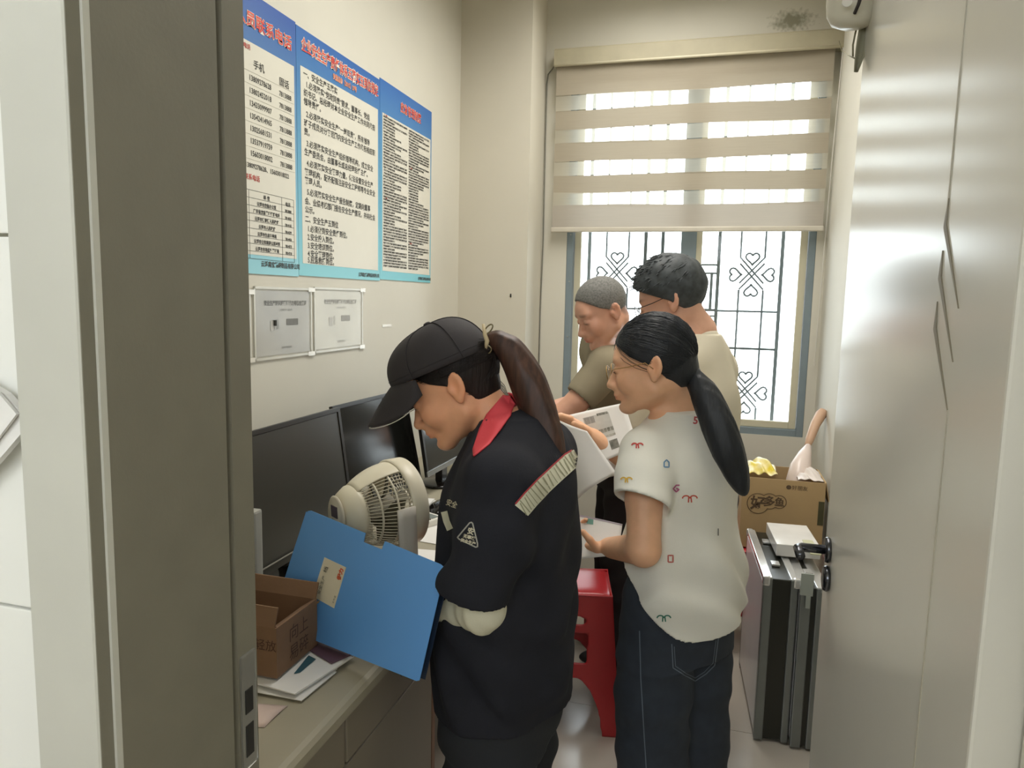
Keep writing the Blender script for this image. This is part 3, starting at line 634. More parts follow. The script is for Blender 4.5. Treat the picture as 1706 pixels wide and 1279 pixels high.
# ------------------------------------------------------------------ desk and what stands on it
deskm = mat('desk_stone', '9c9582', .45, var=.05, scale=6, bump=.03, bscale=30)
cabm = mat('desk_front', '8b8273', .5, var=.06, scale=4, stretch=(1, 1, .2))
dk = thing('desk', (-.96, 2.2, 0), 'long grey-beige desk with a thick rounded edge along the poster wall', 'desk')
MB().prism([(-1.299, .74, .715), (-1.299, .74, .75), (-.632, .74, .75), (-.622, .74, .747), (-.616, .74, .740), (-.616, .74, .722), (-.622, .74, .716), (-.632, .74, .715)], (0, 2.80, 0)).done('worktop', deskm, dk)
for y0, y1 in ((.745, 1.145), (1.15, 1.585)):
    d = MB().span((-.655, y0+.002, .605), (-.636, y1-.002, .712), bev=.002).done('drawer', cabm, dk)
    yh = .965 if y0 < 1 else 1.40
    MB().tube([(-.638, yh, .70), (-.622, yh, .695), (-.620, yh, .665), (-.638, yh, .655)], .005, 8).done('pull', black, d, True)
    MB().span((-.655, y0+.002, .08), (-.636, y1-.002, .600), bev=.002).done('cabinet_door', cabm, dk)
MB().span((-1.28, .745, .0), (-.656, 1.585, .714)).done('carcass', cabm, dk)
MB().span((-1.28, 1.588, 0), (-.636, 1.606, .714)).done('end_panel', mat('end_panel_brown', '8c6a55', .5), dk)
MB().span((-1.28, 3.50, 0), (-.66, 3.53, .714)).done('end_panel', cabm, dk)
MB().span((-1.29, 1.61, .25), (-1.27, 3.50, .714)).done('back_panel', cabm, dk)

screenm = mat('monitor_glass', '171816', .16, var=.1, spec=.6); bez = mat('monitor_bezel', '1a1816', .35)
def monitor(y0, y1, zb_, h, xb, lean, label, rail=None, yaw=0, sm=screenm):
    t = thing('monitor', (xb-.06, (y0+y1)/2, .75), label, 'monitor', 'monitors on the desk'); W_ = y1-y0
    R0 = Matrix.Translation((xb, (y0+y1)/2, zb_))@Matrix.Rotation(yaw, 4, 'Z')@Matrix.Rotation(-lean, 4, 'Y')
    def part(name, lo, hi, m, bev=0):
        k = MB().span(lo, hi, bev); bmesh.ops.transform(k.b, matrix=R0, verts=k.b.verts); return k.done(name, m, t)
    part('housing', (-.010, -W_/2, 0), (-.002, W_/2, h), bez, .002); part('rear_shell', (-.035, -W_/2+.06, .05), (-.010, W_/2-.06, h-.08), bez, .006)
    part('screen', (-.0018, -W_/2+.016, .022), (.0006, W_/2-.016, h-.014), sm)
    b_ = part('bezel', (-.002, -W_/2, 0), (.003, W_/2, .020), rail or bez, .001)
    part('bezel', (-.002, -W_/2, h-.013), (.003, W_/2, h), bez, .001); part('bezel', (-.002, -W_/2, .02), (.003, -W_/2+.015, h-.013), bez, .001); part('bezel', (-.002, W_/2-.015, .02), (.003, W_/2, h-.013), bez, .001)
    MB().box((xb-.055, (y0+y1)/2, (zb_+.12+.76)/2), (.03, .06, zb_+.12-.76), bev=.004).done('stand_neck', bez, t)
    MB().lathe([(0, 0), (.11, 0), (.115, .006), (.105, .012), (0, .014)], Matrix.Translation((xb-.045, (y0+y1)/2, .7505))@Matrix.Diagonal((.75, 1, 1, 1)), 32).done('stand_foot', mat('gloss_black', '1a1715', .12), t, True)
    return t
railm = mat('monitor_rail', '8a8b88', .25, metal=.6)
monitor(1.385, 1.945, .80, .362, -1.045, math.radians(8), 'black desktop monitor with a dark screen nearest the door', mat('rail_dark', '2a2a28', .3), sm=mat('monitor_matte', '262621', .34, spec=.7))
monitor(1.975, 2.47, .805, .355, -1.055, math.radians(12), 'black desktop monitor behind the cap brim, screen shining pale', yaw=math.radians(-3))
monitor(2.41, 2.93, .835, .32, -.985, math.radians(9), 'black desktop monitor beyond the face, with a silver lower rail', railm, yaw=math.radians(-2))
for z in (.835, .83): pass
# thin pale trim on the first monitor's lower edge
MB().tube([(-1.0415, 1.39, .822), (-1.0415, 1.94, .822)], .002, 6).done('lower_trim', steel, bpy.data.objects['monitor'])

# air circulator fan
fan = thing('desk_fan', (-.73, 1.52, .75), 'cream air circulator fan standing on the desk behind the blue folder', 'fan')
cream = mat('fan_cream', 'cdc6b0', .4, var=.02); cream2 = mat('fan_panel', 'b5ae9c', .4)
fc = P(655, 838, Y=1.50); ax = Vector((.56, .82, .06)).normalized(); side = ax.cross(Vector((0, 0, 1))).normalized(); upv = side.cross(ax)
FM = Matrix.Translation(fc)@Matrix((( side.x, upv.x, ax.x), (side.y, upv.y, ax.y), (side.z, upv.z, ax.z))).to_4x4()
rf = .100
MB().lathe([(rf-.004, -.004), (rf, -.006), (rf+.004, .0), (rf+.003, .034), (rf-.001, .036), (rf-.003, .030)], FM, 64, close=True).done('rim', cream, fan, True)
prof = lambda u: (rf-.004-.030*u**2.2-.006*u, -.108*u)          # back grille profile from rim to cap
rb = MB()
for k in range(64):
    a = 2*math.pi*k/64; pts = []
    for i in range(7):
        u = i/6; r_, h_ = prof(u); aa = a+.10*u; pts.append(FM@Vector((r_*math.cos(aa), r_*math.sin(aa), h_)))
    rb.tube(pts, .0010, 4)
rb.done('back_grille', cream, fan, True)
for u in (.33, .66, .96):
    r_, h_ = prof(u); MB().lathe([(r_-.002, h_-.002), (r_+.0015, h_-.002), (r_+.0015, h_+.002), (r_-.002, h_+.002)], FM, 48, close=True).done('grille_ring', cream, fan, True)
# closed upper shell of the back casing
sh = MB(); seg = 40
def shell(u, v):
    a = math.radians(62+50*v); r_, h_ = prof(u*.98); return FM@Vector(((r_+.0018)*math.cos(a), (r_+.0018)*math.sin(a), h_))
sh.grid(shell, 10, 20, .002).done('top_shell', cream, fan, True)
r1, h1 = prof(.94)
MB().lathe([(r1+.002, h1+.006), (r1+.001, h1-.008), (r1-.010, h1-.026), (r1-.026, h1-.036), (.02, h1-.040), (0, h1-.040), (0, h1), (r1-.01, h1+.006)], FM, 48).done('back_cap', cream, fan, True)
pn = MB().lathe([(0, h1-.0400), (.042, h1-.0395), (.044, h1-.043), (.040, h1-.046), (0, h1-.047)], FM@Matrix.Diagonal((.9, 1.15, 1, 1)), 36).done('control_panel', cream2, fan, True)
M2 = FM@Matrix.Translation((0, 0, h1-.047))
def panelbox(x0, x1, y0, y1, m, nm):
    k = MB().span((x0, y0, -.0015), (x1, y1, .001)); bmesh.ops.transform(k.b, matrix=M2, verts=k.b.verts); return k.done(nm, m, pn)
panelbox(-.014, .014, .002, .028, mat('panel_dark', '4e4349', .3), 'display')
for i in range(2):
    for j in range(3): panelbox(-.014+i*.015, -.002+i*.015, -.034+j*.011, -.026+j*.011, mat('panel_key', '6d655f', .4), 'button')
bd = MB()
for k in range(5):
    a = k*2*math.pi/5; bd.grid(lambda u, v: FM@Matrix.Rotation(a, 4, 'Z')@Vector(((.02+.068*u)*math.cos(.9*(v-.5)*(1-.2*u)), (.02+.068*u)*math.sin(.9*(v-.5)*(1-.2*u)), -.03+.030*(v-.5))), 6, 6, .002)
bd.done('blades', mat('fan_blade_shaded', '55513f', .6), fan, True)  # shadow inside the casing put into the dark blade colour
MB().lathe([(0, -.06), (.024, -.06), (.026, -.01), (.018, -.004), (0, -.002)], FM, 24).done('hub', cream2, fan, True)
fg = MB()
for r_ in (.03, .05, .07, .09): fg.lathe([(r_-.001, .026), (r_+.001, .026), (r_+.001, .029), (r_-.001, .029)], FM, 40, close=True)
for k in range(24):
    a = k*math.pi/12; fg.tube([FM@Vector((.025*math.cos(a), .025*math.sin(a), .028)), FM@Vector((.098*math.cos(a+.3), .098*math.sin(a+.3), .026))], .0012, 4)
fg.done('front_grille', cream, fan)
# side bracket: pale plate under the head towards the camera, and the base
def brk(sgn):
    k = MB().grid(lambda u, v: FM@Vector((sgn*(.099+.004), -.115+.135*u if u < 1 else .02, -.05+.045*v))+Vector((0, 0, 0)), 6, 3, .006); return k.done('bracket', mat('bracket_pale', 'c6c0b4', .35), fan, True)
brk(-1); brk(1)
MB().span((fc.x-.075, fc.y-.06, fc.z-.145), (fc.x+.03, fc.y+.05, fc.z-.125), bev=.008).done('yoke', cream, fan)
MB().lathe([(0, 0), (.068, 0), (.072, .008), (.066, .018), (.03, .03), (.02, .05), (0, .06)], Matrix.Translation((fc.x-.035, fc.y-.01, .7505)), 36).done('base', cream, fan, True)
MB().lathe([(0, 0), (.018, 0), (.018, max(.02, fc.z-.135-.79)), (0, max(.02, fc.z-.135-.79))], Matrix.Translation((fc.x-.035, fc.y-.01, .79)), 16).done('neck', cream, fan, True)

# calculator
ca = thing('calculator', P(705, 880, Z=.765), 'white desk calculator with a grey display beside the cream fan', 'calculator')
c0 = P(703, 848, Z=.775); c1 = P(741, 860, Z=.775); c2 = P(714, 905, Z=.77); ex = (c1-c0).normalized(); ey = (c2-c1); ey -= ex*ey.dot(ex); Lc = .17; ey = ey.normalized(); ez = ex.cross(-ey).normalized()
cm = Matrix(((ex.x, -ey.x, ez.x, c1.x), (ex.y, -ey.y, ez.y, c1.y), (ex.z, -ey.z, ez.z, c1.z), (0, 0, 0, 1)))
def cbox(x0, x1, y0, y1, z0, z1, m, nm, bev=0, par=ca):
    k = MB().span((x0, y0, z0), (x1, y1, z1), bev); bmesh.ops.transform(k.b, matrix=cm, verts=k.b.verts); return k.done(nm, m, par)
cbox(-.125, 0, -Lc, 0, -.022, 0, white, 'body', .006); cbox(-.112, -.012, -.045, -.015, -.001, .0012, mat('lcd', '5b5f50', .2), 'display')
for i in range(5):
    for j in range(4): cbox(-.115+i*.0225, -.098+i*.0225, -.068-j*.025, -.054-j*.025, 0, .004, mat('calc_key', 'b4b0a0', .5) if (i+j) % 4 else mat('calc_key_dark', '6f6c62', .5), 'key')

# carton on the papers at the near end of the desk
cardm = mat('cardboard', '7a5d45', .8, var=.06, scale=10, bump=.08, bscale=90)
ct = thing('cardboard_box', (-.87, 1.19, .77), 'small brown cardboard box open at the top on the papers', 'box')
x0, x1, y0, y1, z0, z1 = -1.02, -.765, 1.118, 1.262, .772, .872
def wall4(t, x0, x1, y0, y1, z0, z1, m, th=.003):
    MB().span((x0, y0, z0), (x1, y0+th, z1)).done('side_wall', m, t); MB().span((x0, y1-th, z0), (x1, y1, z1)).done('side_wall', m, t)
    MB().span((x0, y0+th, z0), (x0+th, y1-th, z1)).done('side_wall', m, t); MB().span((x1-th, y0+th, z0), (x1, y1-th, z1)).done('side_wall', m, t)
    MB().span((x0+th, y0+th, z0), (x1-th, y1-th, z0+th)).done('bottom', m, t)
wall4(ct, x0, x1, y0, y1, z0, z1, cardm)
MB().prism([(x0+.004, y0, z1), (x1-.004, y0, z1), (x1-.004, y0+.012, z1+.035), (x0+.004, y0+.012, z1+.035)], (0, .003, 0)).done('flap', cardm, ct)
MB().prism([(x0+.004, y1-.003, z1), (x1-.002, y1-.003, z1), (x1-.002, y1+.010, z1+.030), (x0+.004, y1+.010, z1+.030)], (0, .003, 0)).done('flap', cardm, ct)
MB().prism([(x1-.003, y0+.006, z1), (x1-.003, y1-.006, z1), (x1-.03, y1-.008, z1-.018), (x1-.03, y0+.02, z1-.018)], (-.002, 0, 0)).done('flap', cardm, ct)
MB().span((x1-.15, y0-.0012, z0+.012), (x1-.055, y0-.0002, z1-.012)).done('label_sticker', paper, ct)
b = ([], []); text('', '物 流\n1203', .018, (x1-.145, y0-.0018, z1-.04), (1, 0, 0), U_, None, None, also=b); text('', '▮▮▯▮▯▮▮', .010, (x1-.145, y0-.0018, z0+.03), (1, 0, 0), U_, None, None, also=b); mesh_from('label_print', b[1], b[0], ink, ct)
b = ([], []); text('', '轻放', .024, (x1-.048, y0-.0008, z1-.045), (1, 0, 0), U_, None, None, also=b); text('', '向上', .035, (x1+.0008, y0+.04, z1-.045), (0, 1, 0), U_, None, None, also=b); text('', '易碎', .035, (x1+.0008, y0+.04, z1-.085), (0, 1, 0), U_, None, None, also=b)
mesh_from('box_print', b[1], b[0], mat('box_ink', '4a3126', .8), ct)
tag(MB().tube([P(492, 1029, Y=1.245), P(505, 1018, Y=1.255), P(522, 1008, Y=1.27), P(534, 1000, Y=1.28)], .0022, 6).done('twine', mat('twine_brown', '8a7252', .9), None, True), 'thin twine between the small cardboard box and the blue folder', 'string')

# papers on the desk
def sheetpile(name, cx, cy, w_, h_, z0, n, th, rot, label, m=paper, cat='papers'):
    k = MB()
    for i in range(n): k.box((cx+random.uniform(-.004, .004), cy+random.uniform(-.004, .004), z0+th*(i+.5)), (w_, h_, th*.8), rot+random.uniform(-.02, .02))
    return tag(k.done(name, m, None), label, cat)
def quadpile(name, q, z0, n, th, label, cat, jit=3):
    k = MB()
    for i in range(n):
        dx, dy = random.uniform(-jit, jit), random.uniform(-jit, jit); k.prism([P(u+dx, v+dy, Z=z0+i*th) for u, v in q], (0, 0, th*.75))
    return tag(k.done(name, paper, None), label, cat)
quadpile('paper_stack', [(360, 1120), (418, 1150), (502, 1166), (560, 1118), (500, 1060)], .7505, 3, .0022, 'lowest fanned white papers under the small cardboard box', 'papers', 4)
quadpile('brochure', [(380, 1080), (400, 1132), (493, 1158), (588, 1096), (540, 1062)], .7575, 3, .0032, 'white brochures directly under the small cardboard box', 'brochure', 3)
tag(MB().prism([P(512, 1082, Z=.7675), P(527, 1066, Z=.7675), P(600, 1085, Z=.7675), P(552, 1106, Z=.7675)], (0, 0, .003)).done('booklet', mat('booklet_purple', '5d4350', .5), None), 'dark purple booklet under the lower edge of the blue folder', 'booklet')
tag(MB().prism([P(490, 1122, Z=.7675), P(514, 1092, Z=.7675), P(526, 1098, Z=.7675), P(500, 1120, Z=.7675)], (0, 0, .001)).done('card_slip', mat('teal_paper', '2f5560', .5), None), 'dark teal slip beside the small cardboard box', 'paper')
tag(MB().grid(lambda u, v: (-.815+.10*u, .985+.07*v+.02*u, .7515+.010*math.sin(3*u)*math.sin(3.1*v)), 8, 6, .0008).done('paper_scrap', mat('scrap_pink', 'c9b3a8', .6), None, True), 'pinkish torn paper scrap at the near end of the desk', 'paper')
tag(MB().grid(lambda u, v: (-.90+.09*u, 1.02+.06*v, .7515+.018*math.sin(3*u)*math.sin(3.1*v)), 8, 6, .0008).done('crumpled_tissue', paper, None, True), 'crumpled white tissue beside the pinkish scrap', 'tissue')
def crumple(name, c, sx, sy, h_, m, label, cat, seed=1):
    rnd = random.Random(seed); ph = [(rnd.uniform(10, 40), rnd.uniform(10, 40), rnd.uniform(0, 6)) for _ in range(5)]
    f = lambda u, v: (c[0]+sx*(u-.5), c[1]+sy*(v-.5), c[2]+h_*(.35+.65*math.sin(math.pi*u)*math.sin(math.pi*v))*(.75+.1*sum(math.sin(a*u*.5+b*v*.5+p) for a, b, p in ph)))
    return tag(MB().grid(f, 28, 28, .0006).done(name, m, None, True), label, cat)
crumple('plastic_bag', (-.925, 1.60, .752), .12, .26, .05, mat('clear_plastic', 'b9b6a2', .12, trans=.35), 'crumpled clear plastic bag under the nearest monitor', 'plastic bag', 4)
pb_ = thing('narrow_carton', (-.965, 1.30, .7505), 'upright grey-white carton with small print behind the door frame', 'box')
MB().span((-.99, 1.28, .7505), (-.925, 1.31, 1.035), bev=.006).done('casing', mat('carton_grey', '9b9a92', .5), pb_)
pb_['category'] = 'carton'
text('side_print', '警\n告\n注意', .012, (-.936, 1.2795, .91), (1, 0, 0), U_, ink, pb_)
tag(MB().box((-.80, 1.74, .7555), (.075, .155, .009), math.radians(12), bev=.003).done('smartphone', mat('phone_black', '16191b', .1), None), 'black smartphone lying on the desk between fan and calculator', 'phone')
sheetpile('desk_papers', -.80, 2.12, .21, .29, .7505, 1, .002, math.radians(-8), 'white papers lying under the calculator')
sheetpile('notepad', -.975, 2.32, .06, .12, .7505, 5, .003, math.radians(5), 'white notepad behind the calculator', cat='notepad')
sheetpile('form_sheet', -.74, 1.80, .16, .24, .7505, 1, .002, math.radians(6), 'white form lying at the desk edge beside the fan', cat='paper')
tag(MB().tube([P(728, 833, Z=.757), P(742, 830, Z=.757), P(748, 838, Z=.757), P(738, 845, Z=.757), P(725, 842, Z=.757)], .0018, 6).done('paper_clip', steel, None), 'large wire clip on the papers behind the calculator', 'clip')
mo = Field((-1.0, 2.15, .74), (-.80, 2.38, .84), .004); mo.ell((-.885, 2.29, .762), (.05, .085, .028), None, .01); mo.cut((0, 0, 1), (0, 0, .7505))
mo.build('desk_mouse', mat('gloss_black', '1a1715', .12), None)[0]; tag(bpy.data.objects['desk_mouse'], 'glossy black rounded mouse behind the calculator', 'mouse')
cb = MB()
for k in range(3): cb.tube([(-.84+.02*math.cos(a*1.1+k), 2.42+.05*math.sin(a+k), .756+.004*k+.006*math.sin(3*a)) for a in [i*.45 for i in range(15)]], .003, 6)
tag(cb.done('coiled_cable', black, None, True), 'coiled black cable on the desk below the silver-railed monitor', 'cable')
tag(MB().box((-.80, 2.68, .7575), (.14, .40, .012), 0, bev=.004).done('keyboard', black, None), 'black keyboard in front of the farthest monitor', 'keyboard')
sheetpile('white_ream', -.98, 3.30, .30, .42, .7505, 6, .008, math.radians(4), 'stack of white paper at the window end of the desk')

# blue document folder, held in the left hand
fA, fB, fC, fD = [P(u, v, Y=y) for u, v, y in ((512, 848, 1.345), (742, 943, 1.205), (698, 1136, 1.22), (451, 1037, 1.305))]
fo = thing('document_folder', (fC+fD)/2, 'blue plastic document folder with a white label held before the waist', 'folder')
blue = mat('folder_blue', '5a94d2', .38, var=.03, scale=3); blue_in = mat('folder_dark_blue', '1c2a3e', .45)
nrm = (fB-fA).cross(fD-fA).normalized(); nrm = nrm if nrm.y < 0 else -nrm
_d = (P(698, 1136, Y=1.2)-Vector(CAM)).normalized(); fC = Vector(CAM)+_d*((fA-Vector(CAM)).dot(nrm)/_d.dot(nrm))
def quad_uv(u, v, o=0): return fA.lerp(fB, u).lerp(fD.lerp(fC, u), v)+nrm*o
def rounded(o, notch=True, r=.012):
    pts = [(0, 0)]; e = []
    seq = [(.03, 0), (.46, 0)]+([(.465, .075), (.595, .075), (.60, 0)] if notch else [])+[(.97, 0), (.992, .012), (1, .04), (1, .985), (.985, 1), (0, 1), (0, .04), (.008, .012)]
    return [quad_uv(u, v, o) for u, v in seq]
k = MB(); k.prism(rounded(0), -nrm*.0015); k.done('front_cover', blue, fo)
back = [quad_uv(.02+u_*.965, .12+v_*.89)-nrm*(.011+.014*u_) for u_, v_ in ((0, 0), (1, 0), (1, 1), (0, 1))]
MB().prism(back, -nrm*.0015).done('back_cover', blue_in, fo, label='dark inner back cover')
e0, e1 = quad_uv(0, 1), quad_uv(1, 1)
e0, e1 = quad_uv(0, .02), quad_uv(0, .99); MB().prism([e0, e1, back[3], back[0]], (-.0012, 0, 0)).done('spine', blue, fo)
MB().prism([quad_uv(.03, .13, -.006), quad_uv(.97, .13, -.006), quad_uv(.97, .97, -.006), quad_uv(.03, .97, -.006)], -nrm*.006).done('papers', mat('folder_papers', 'b9b7a4', .7), fo)
tag_ = [quad_uv(u, v, .0008) for u, v in ()]
def px_on(u, v):
    o = Vector(CAM); d = (P(u, v, Y=1.2)-o).normalized(); t = (fA-o).dot(nrm)/d.dot(nrm); return o+d*t+nrm*.0009
la, lb, lc, ld = px_on(541, 928), px_on(577, 945), px_on(557, 1013), px_on(521, 993)
MB().prism([la, lb, lc, ld], -nrm*.0006).done('name_label', mat('label_cream', 'd3cbb4', .5), fo)
lr = (la-ld).normalized(); lu = -(lb-la).normalized()
text('label_print', '得力', .0125, lb+lr*-.030-lu*-.005+nrm*.0008, lr, lu, mat('label_red', 'c8552f', .5), fo, bold=.0008)
b = ([], []); text('', '安全生产', .0105, ld+lr*.010+lu*-.020+nrm*.0008, lr, lu, None, None, also=b); text('', '文件盒', .006, lc+lr*.008+lu*.004+nrm*.0008, lr, lu, None, None, also=b)
text('', '档', .014, ld+lr*.058+lu*-.020+nrm*.0008, lr, lu, None, None, also=b)
mesh_from('label_writing', b[1], b[0], ink, fo)

# ------------------------------------------------------------------ stools, carton, cases on the right
redp = mat('red_plastic', 'c02f35', .3, var=.04)
def stool(cx, cy, hgt, label, yaw=0, wt=.125, wbm=.165):
    t = thing('plastic_stool', (cx, cy, 0), label, 'stool'); R0 = Matrix.Rotation(yaw, 4, 'Z')
    pl = lambda x, y, z: tuple(Vector((cx, cy, 0))+R0@Vector((x, y, z)))
    MB().grid(lambda u, v: pl((u-.5)*2*wt, (v-.5)*2*wt, hgt-.010*(abs(2*u-1)**6+abs(2*v-1)**6)), 14, 14, .004).done('seat', redp, t, True)
    for q in range(4):
        Q = Matrix.Rotation(q*math.pi/2, 4, 'Z'); V, Fc = [], []; nx, nz = 60, 84
        def inside(x, z):                                   # holes cut in each side panel
            wv = wt+(wbm-wt)*(1-z/hgt)
            if ((x+.0)/.040)**2+((z-hgt*.80)/.016)**2 < 1: return True
            if abs(x) < .045-.004*(z < hgt*.62) and hgt*.50 < z < hgt*.72: return True
            if z < hgt*.40 and abs(x)/(wv*.62) < math.sqrt(max(0, 1-(z/(hgt*.40))**2)): return True
            return False
        idx = {}
        for i in range(nx+1):
            for j in range(nz+1):
                z = (hgt-.008)*j/nz; wv = wt+(wbm-wt)*(1-z/hgt); x = (i/nx*2-1)*wv; p = Q@Vector((x, -wv+.004*(1-abs(x)/wv), z)); idx[i, j] = len(V); V.append(Vector(pl(*p)))
        for i in range(nx):
            for j in range(nz):
                z = (hgt-.008)*(j+.5)/nz; wv = wt+(wbm-wt)*(1-z/hgt)
                if not inside(((i+.5)/nx*2-1)*wv, z): Fc.append((idx[i, j], idx[i+1, j], idx[i+1, j+1], idx[i, j+1]))
        cnt = {}
        for f_ in Fc:
            for k_ in range(4): e_ = tuple(sorted((f_[k_], f_[(k_+1) % 4]))); cnt[e_] = cnt.get(e_, 0)+1
        nbr = {}
        for (a_, b_), c_ in cnt.items():
            if c_ == 1: nbr.setdefault(a_, []).append(b_); nbr.setdefault(b_, []).append(a_)
        rim = {idx[i, j] for i in range(nx+1) for j in range(nz+1) if i in (0, nx) or j in (0, nz)}
        for _ in range(4):
            new = {v_: (V[v_]+sum((V[q_] for q_ in n_), Vector((0, 0, 0)))/len(n_))/2 for v_, n_ in nbr.items() if v_ not in rim and len(n_) == 2}
            for v_, p_ in new.items(): V[v_] = p_
        o = mesh_from('side_panel', V, Fc, redp, t, smooth=True); m_ = o.modifiers.new('s', 'SOLIDIFY'); m_.thickness = .004
    return t
stool(-.435, 2.46, .50, 'red plastic stool with pierced side panels between the two women', math.radians(12))
stool(.155, 3.20, .47, 'red plastic stool almost hidden behind the silver cases')

kraft = mat('kraft_carton', 'b79b70', .75, var=.04, scale=6, bump=.05, bscale=80)
kb = thing('snack_carton', (.32, 3.2, .475), 'open brown snack carton with a printed bubble logo under the window', 'box')
kx0, kx1, ky0, ky1, kz0, kz1 = .150, .475, 3.10, 3.36, .475, .778
wall4(kb, kx0, kx1, ky0, ky1, kz0, kz1, kraft)
MB().prism([(kx1, ky0+.01, kz1), (kx1, ky1-.01, kz1), (kx1+.018, ky1-.01, kz1-.09), (kx1+.018, ky0+.01, kz1-.09)], (.003, 0, 0)).done('flap', kraft, kb)
kin = mat('carton_ink', '5d4a36', .8); yk = ky0-.0012
def ring2(cx, cz, rx, rz, w0, y, n=40):
    V = []; Fc = []
    for i in range(n):
        a = 2*math.pi*i/n
        for f in (1, 1-w0): V.append((cx+rx*f*math.cos(a), y, cz+rz*f*math.sin(a)))
    for i in range(n): j = (i+1) % n; Fc.append((2*i, 2*j, 2*j+1, 2*i+1))
    return V, Fc
def cloud(r0):
    """outer line of the three joined bubbles"""
    cs = [(.216, .668, .044), (.262, .682, .034), (.300, .683, .029)]; pts = []
    for k in range(120):
        a = 2*math.pi*k/120; d = Vector((math.cos(a)*1.7, 0, math.sin(a))).normalized(); o = Vector((.252, 0, .676)); best = .01
        for cx, cz, r in cs:
            oc = o-Vector((cx, 0, cz)); b_ = oc.dot(d); c_ = oc.dot(oc)-(r+r0)**2; ds = b_*b_-c_
            if ds > 0: best = max(best, -b_+math.sqrt(ds))
        pts.append(o+d*best)
    return pts
po, pi_ = cloud(0), cloud(-.003); V = []; Fc = []
for i, (a, b_) in enumerate(zip(po, pi_)): V += [(a.x, yk, a.z), (b_.x, yk, b_.z)]
for i in range(120): j = (i+1) % 120; Fc.append((2*i, 2*j, 2*j+1, 2*i+1))
text('', '好', .062, (.186, yk, .648), (1, 0, 0), U_, None, None, bold=.0015, also=(Fc, V)); text('', '多', .048, (.237, yk, .664), (1, 0, 0), U_, None, None, bold=.0012, also=(Fc, V)); text('', '鱼', .040, (.281, yk, .668), (1, 0, 0), U_, None, None, bold=.001, also=(Fc, V))
text('', '好丽友', .021, (.345, yk, .741), (1, 0, 0), U_, None, None, also=(Fc, V))
V2, F2 = ring2(.333, .749, .010, .009, .999, yk); Fc.extend([tuple(i+len(V) for i in f) for f in F2]); V.extend(V2)
mesh_from('carton_print', V, Fc, kin, kb)
MB().span((.452, yk, .60), (.474, ky0-.0002, .70)).done('side_print', mat('carton_dark_print', '4d4a2f', .8), kb)
crumple('snack_bag', (.225, 3.23, .77), .13, .20, .075, mat('bag_yellow', 'd9c437', .3, col2='f0ead0', scale=14), 'crumpled yellow and white bag sticking out of the snack carton', 'bag', 9)
crumple('white_plastic_bag', (.42, 3.22, .765), .10, .18, .055, mat('bag_white', 'dcd3cd', .3), 'white crumpled bag in the right corner of the snack carton', 'bag', 5)
hn = thing('wrapped_duster', (.37, 3.28, .62), 'tan handled duster wrapped in white plastic leaning in the snack carton', 'duster')
dp = [P(1312, 812, Y=3.22), P(1328, 770, Y=3.30), P(1343, 745, Y=3.36)]
MB().tube([P(1343, 750, Y=3.35), P(1349, 732, Y=3.38), P(1358, 708, Y=3.42), P(1368, 690, Y=3.47), P(1372, 683, Y=3.48)], [.010, .018, .021, .024, .016], 14).done('handle', mat('handle_tan', 'c7a489', .5), hn, True)
MB().tube([P(1326, 830, Y=3.22), P(1330, 800, Y=3.23), P(1334, 778, Y=3.26), P(1341, 757, Y=3.31), P(1347, 742, Y=3.35)], [.045, .050, .044, .028, .012], 18).done('wrapped_head', mat('wrap_white', 'e0d0c8', .3), hn, True)

# flight cases standing on edge by the door
shellm = mat('case_skin', 'dededf', .3, var=.03); edge = mat('case_edge', '7d817f', .3, metal=.5); blk = mat('case_black', '24251f', .3); bright = mat('case_top_alu', 'dcdcda', .16, metal=.6)
def case(name, x0, x1, y0, y1, h, label, strips, yaw, lbls=None):
    t = thing(name, ((x0+x1)/2, y0, 0), label, 'case'); c = Vector((x0, y0, 0)); R0 = Matrix.Translation(c)@Matrix.Rotation(yaw, 4, 'Z')@Matrix.Translation(-c)
    def pt(nm, lo, hi, m, bev=.003, par=t):
        k = MB().span(lo, hi, bev); bmesh.ops.transform(k.b, matrix=R0, verts=k.b.verts); return k.done(nm, m, par)
    pt('shell', (x0+.004, y0+.004, .012), (x1-.004, y1-.004, h-.004), blk, .004)
    pt('side_panel', (x0, y0+.02, .03), (x0+.004, y1-.02, h-.02), shellm, .001); pt('side_panel', (x1-.004, y0+.02, .03), (x1, y1-.02, h-.02), shellm, .001)
    for a, b in strips:
        pt('edge_profile', (x0+a, y0-.004, .008), (x0+b, y0+.016, h), edge, .004); pt('top_profile', (x0+a, y0, h-.014), (x0+b, y1, h+.002), bright, .003)
        pt('edge_profile', (x0+a, y1-.016, .008), (x0+b, y1, h), edge, .004)
    for a in (strips[0][0], strips[-1][1]-.014):
        for y in (y0-.006, y1-.014): pt('corner_cap', (x0+a-.002, y, h-.028), (x0+a+.022, y+.022, h+.005), bright, .006)
    for a in (strips[0][1]+.005, strips[-1][0]-.03):
        if x0+a < x1-.01: pt('rubber_foot', (x0+a, y0+.03, 0), (x0+a+.018, y0+.06, .013), blk, .003); pt('rubber_foot', (x0+a, y1-.06, 0), (x0+a+.018, y1-.03, .013), blk, .003)
    for y in (y0+.12, y1-.16):
        l = pt('latch', ((x0+x1)/2-.014, y, h-.002), ((x0+x1)/2+.014, y+.04, h+.006), bright, .002)
    return t
yw = math.radians(3.5)
case('flight_case', .205, .317, 2.46, 2.98, .588, 'silver flight case with a white side panel standing leftmost by the door', [(0, .030), (.088, .112)], yw)
case('flight_case', .322, .415, 2.45, 2.97, .575, 'narrower silver flight case with two grey edge strips next to the door', [(0, .034), (.050, .090)], yw)
wc = thing('white_carton', (.34, 2.78, .596), 'small white carton lying on top of the silver flight cases', 'carton')
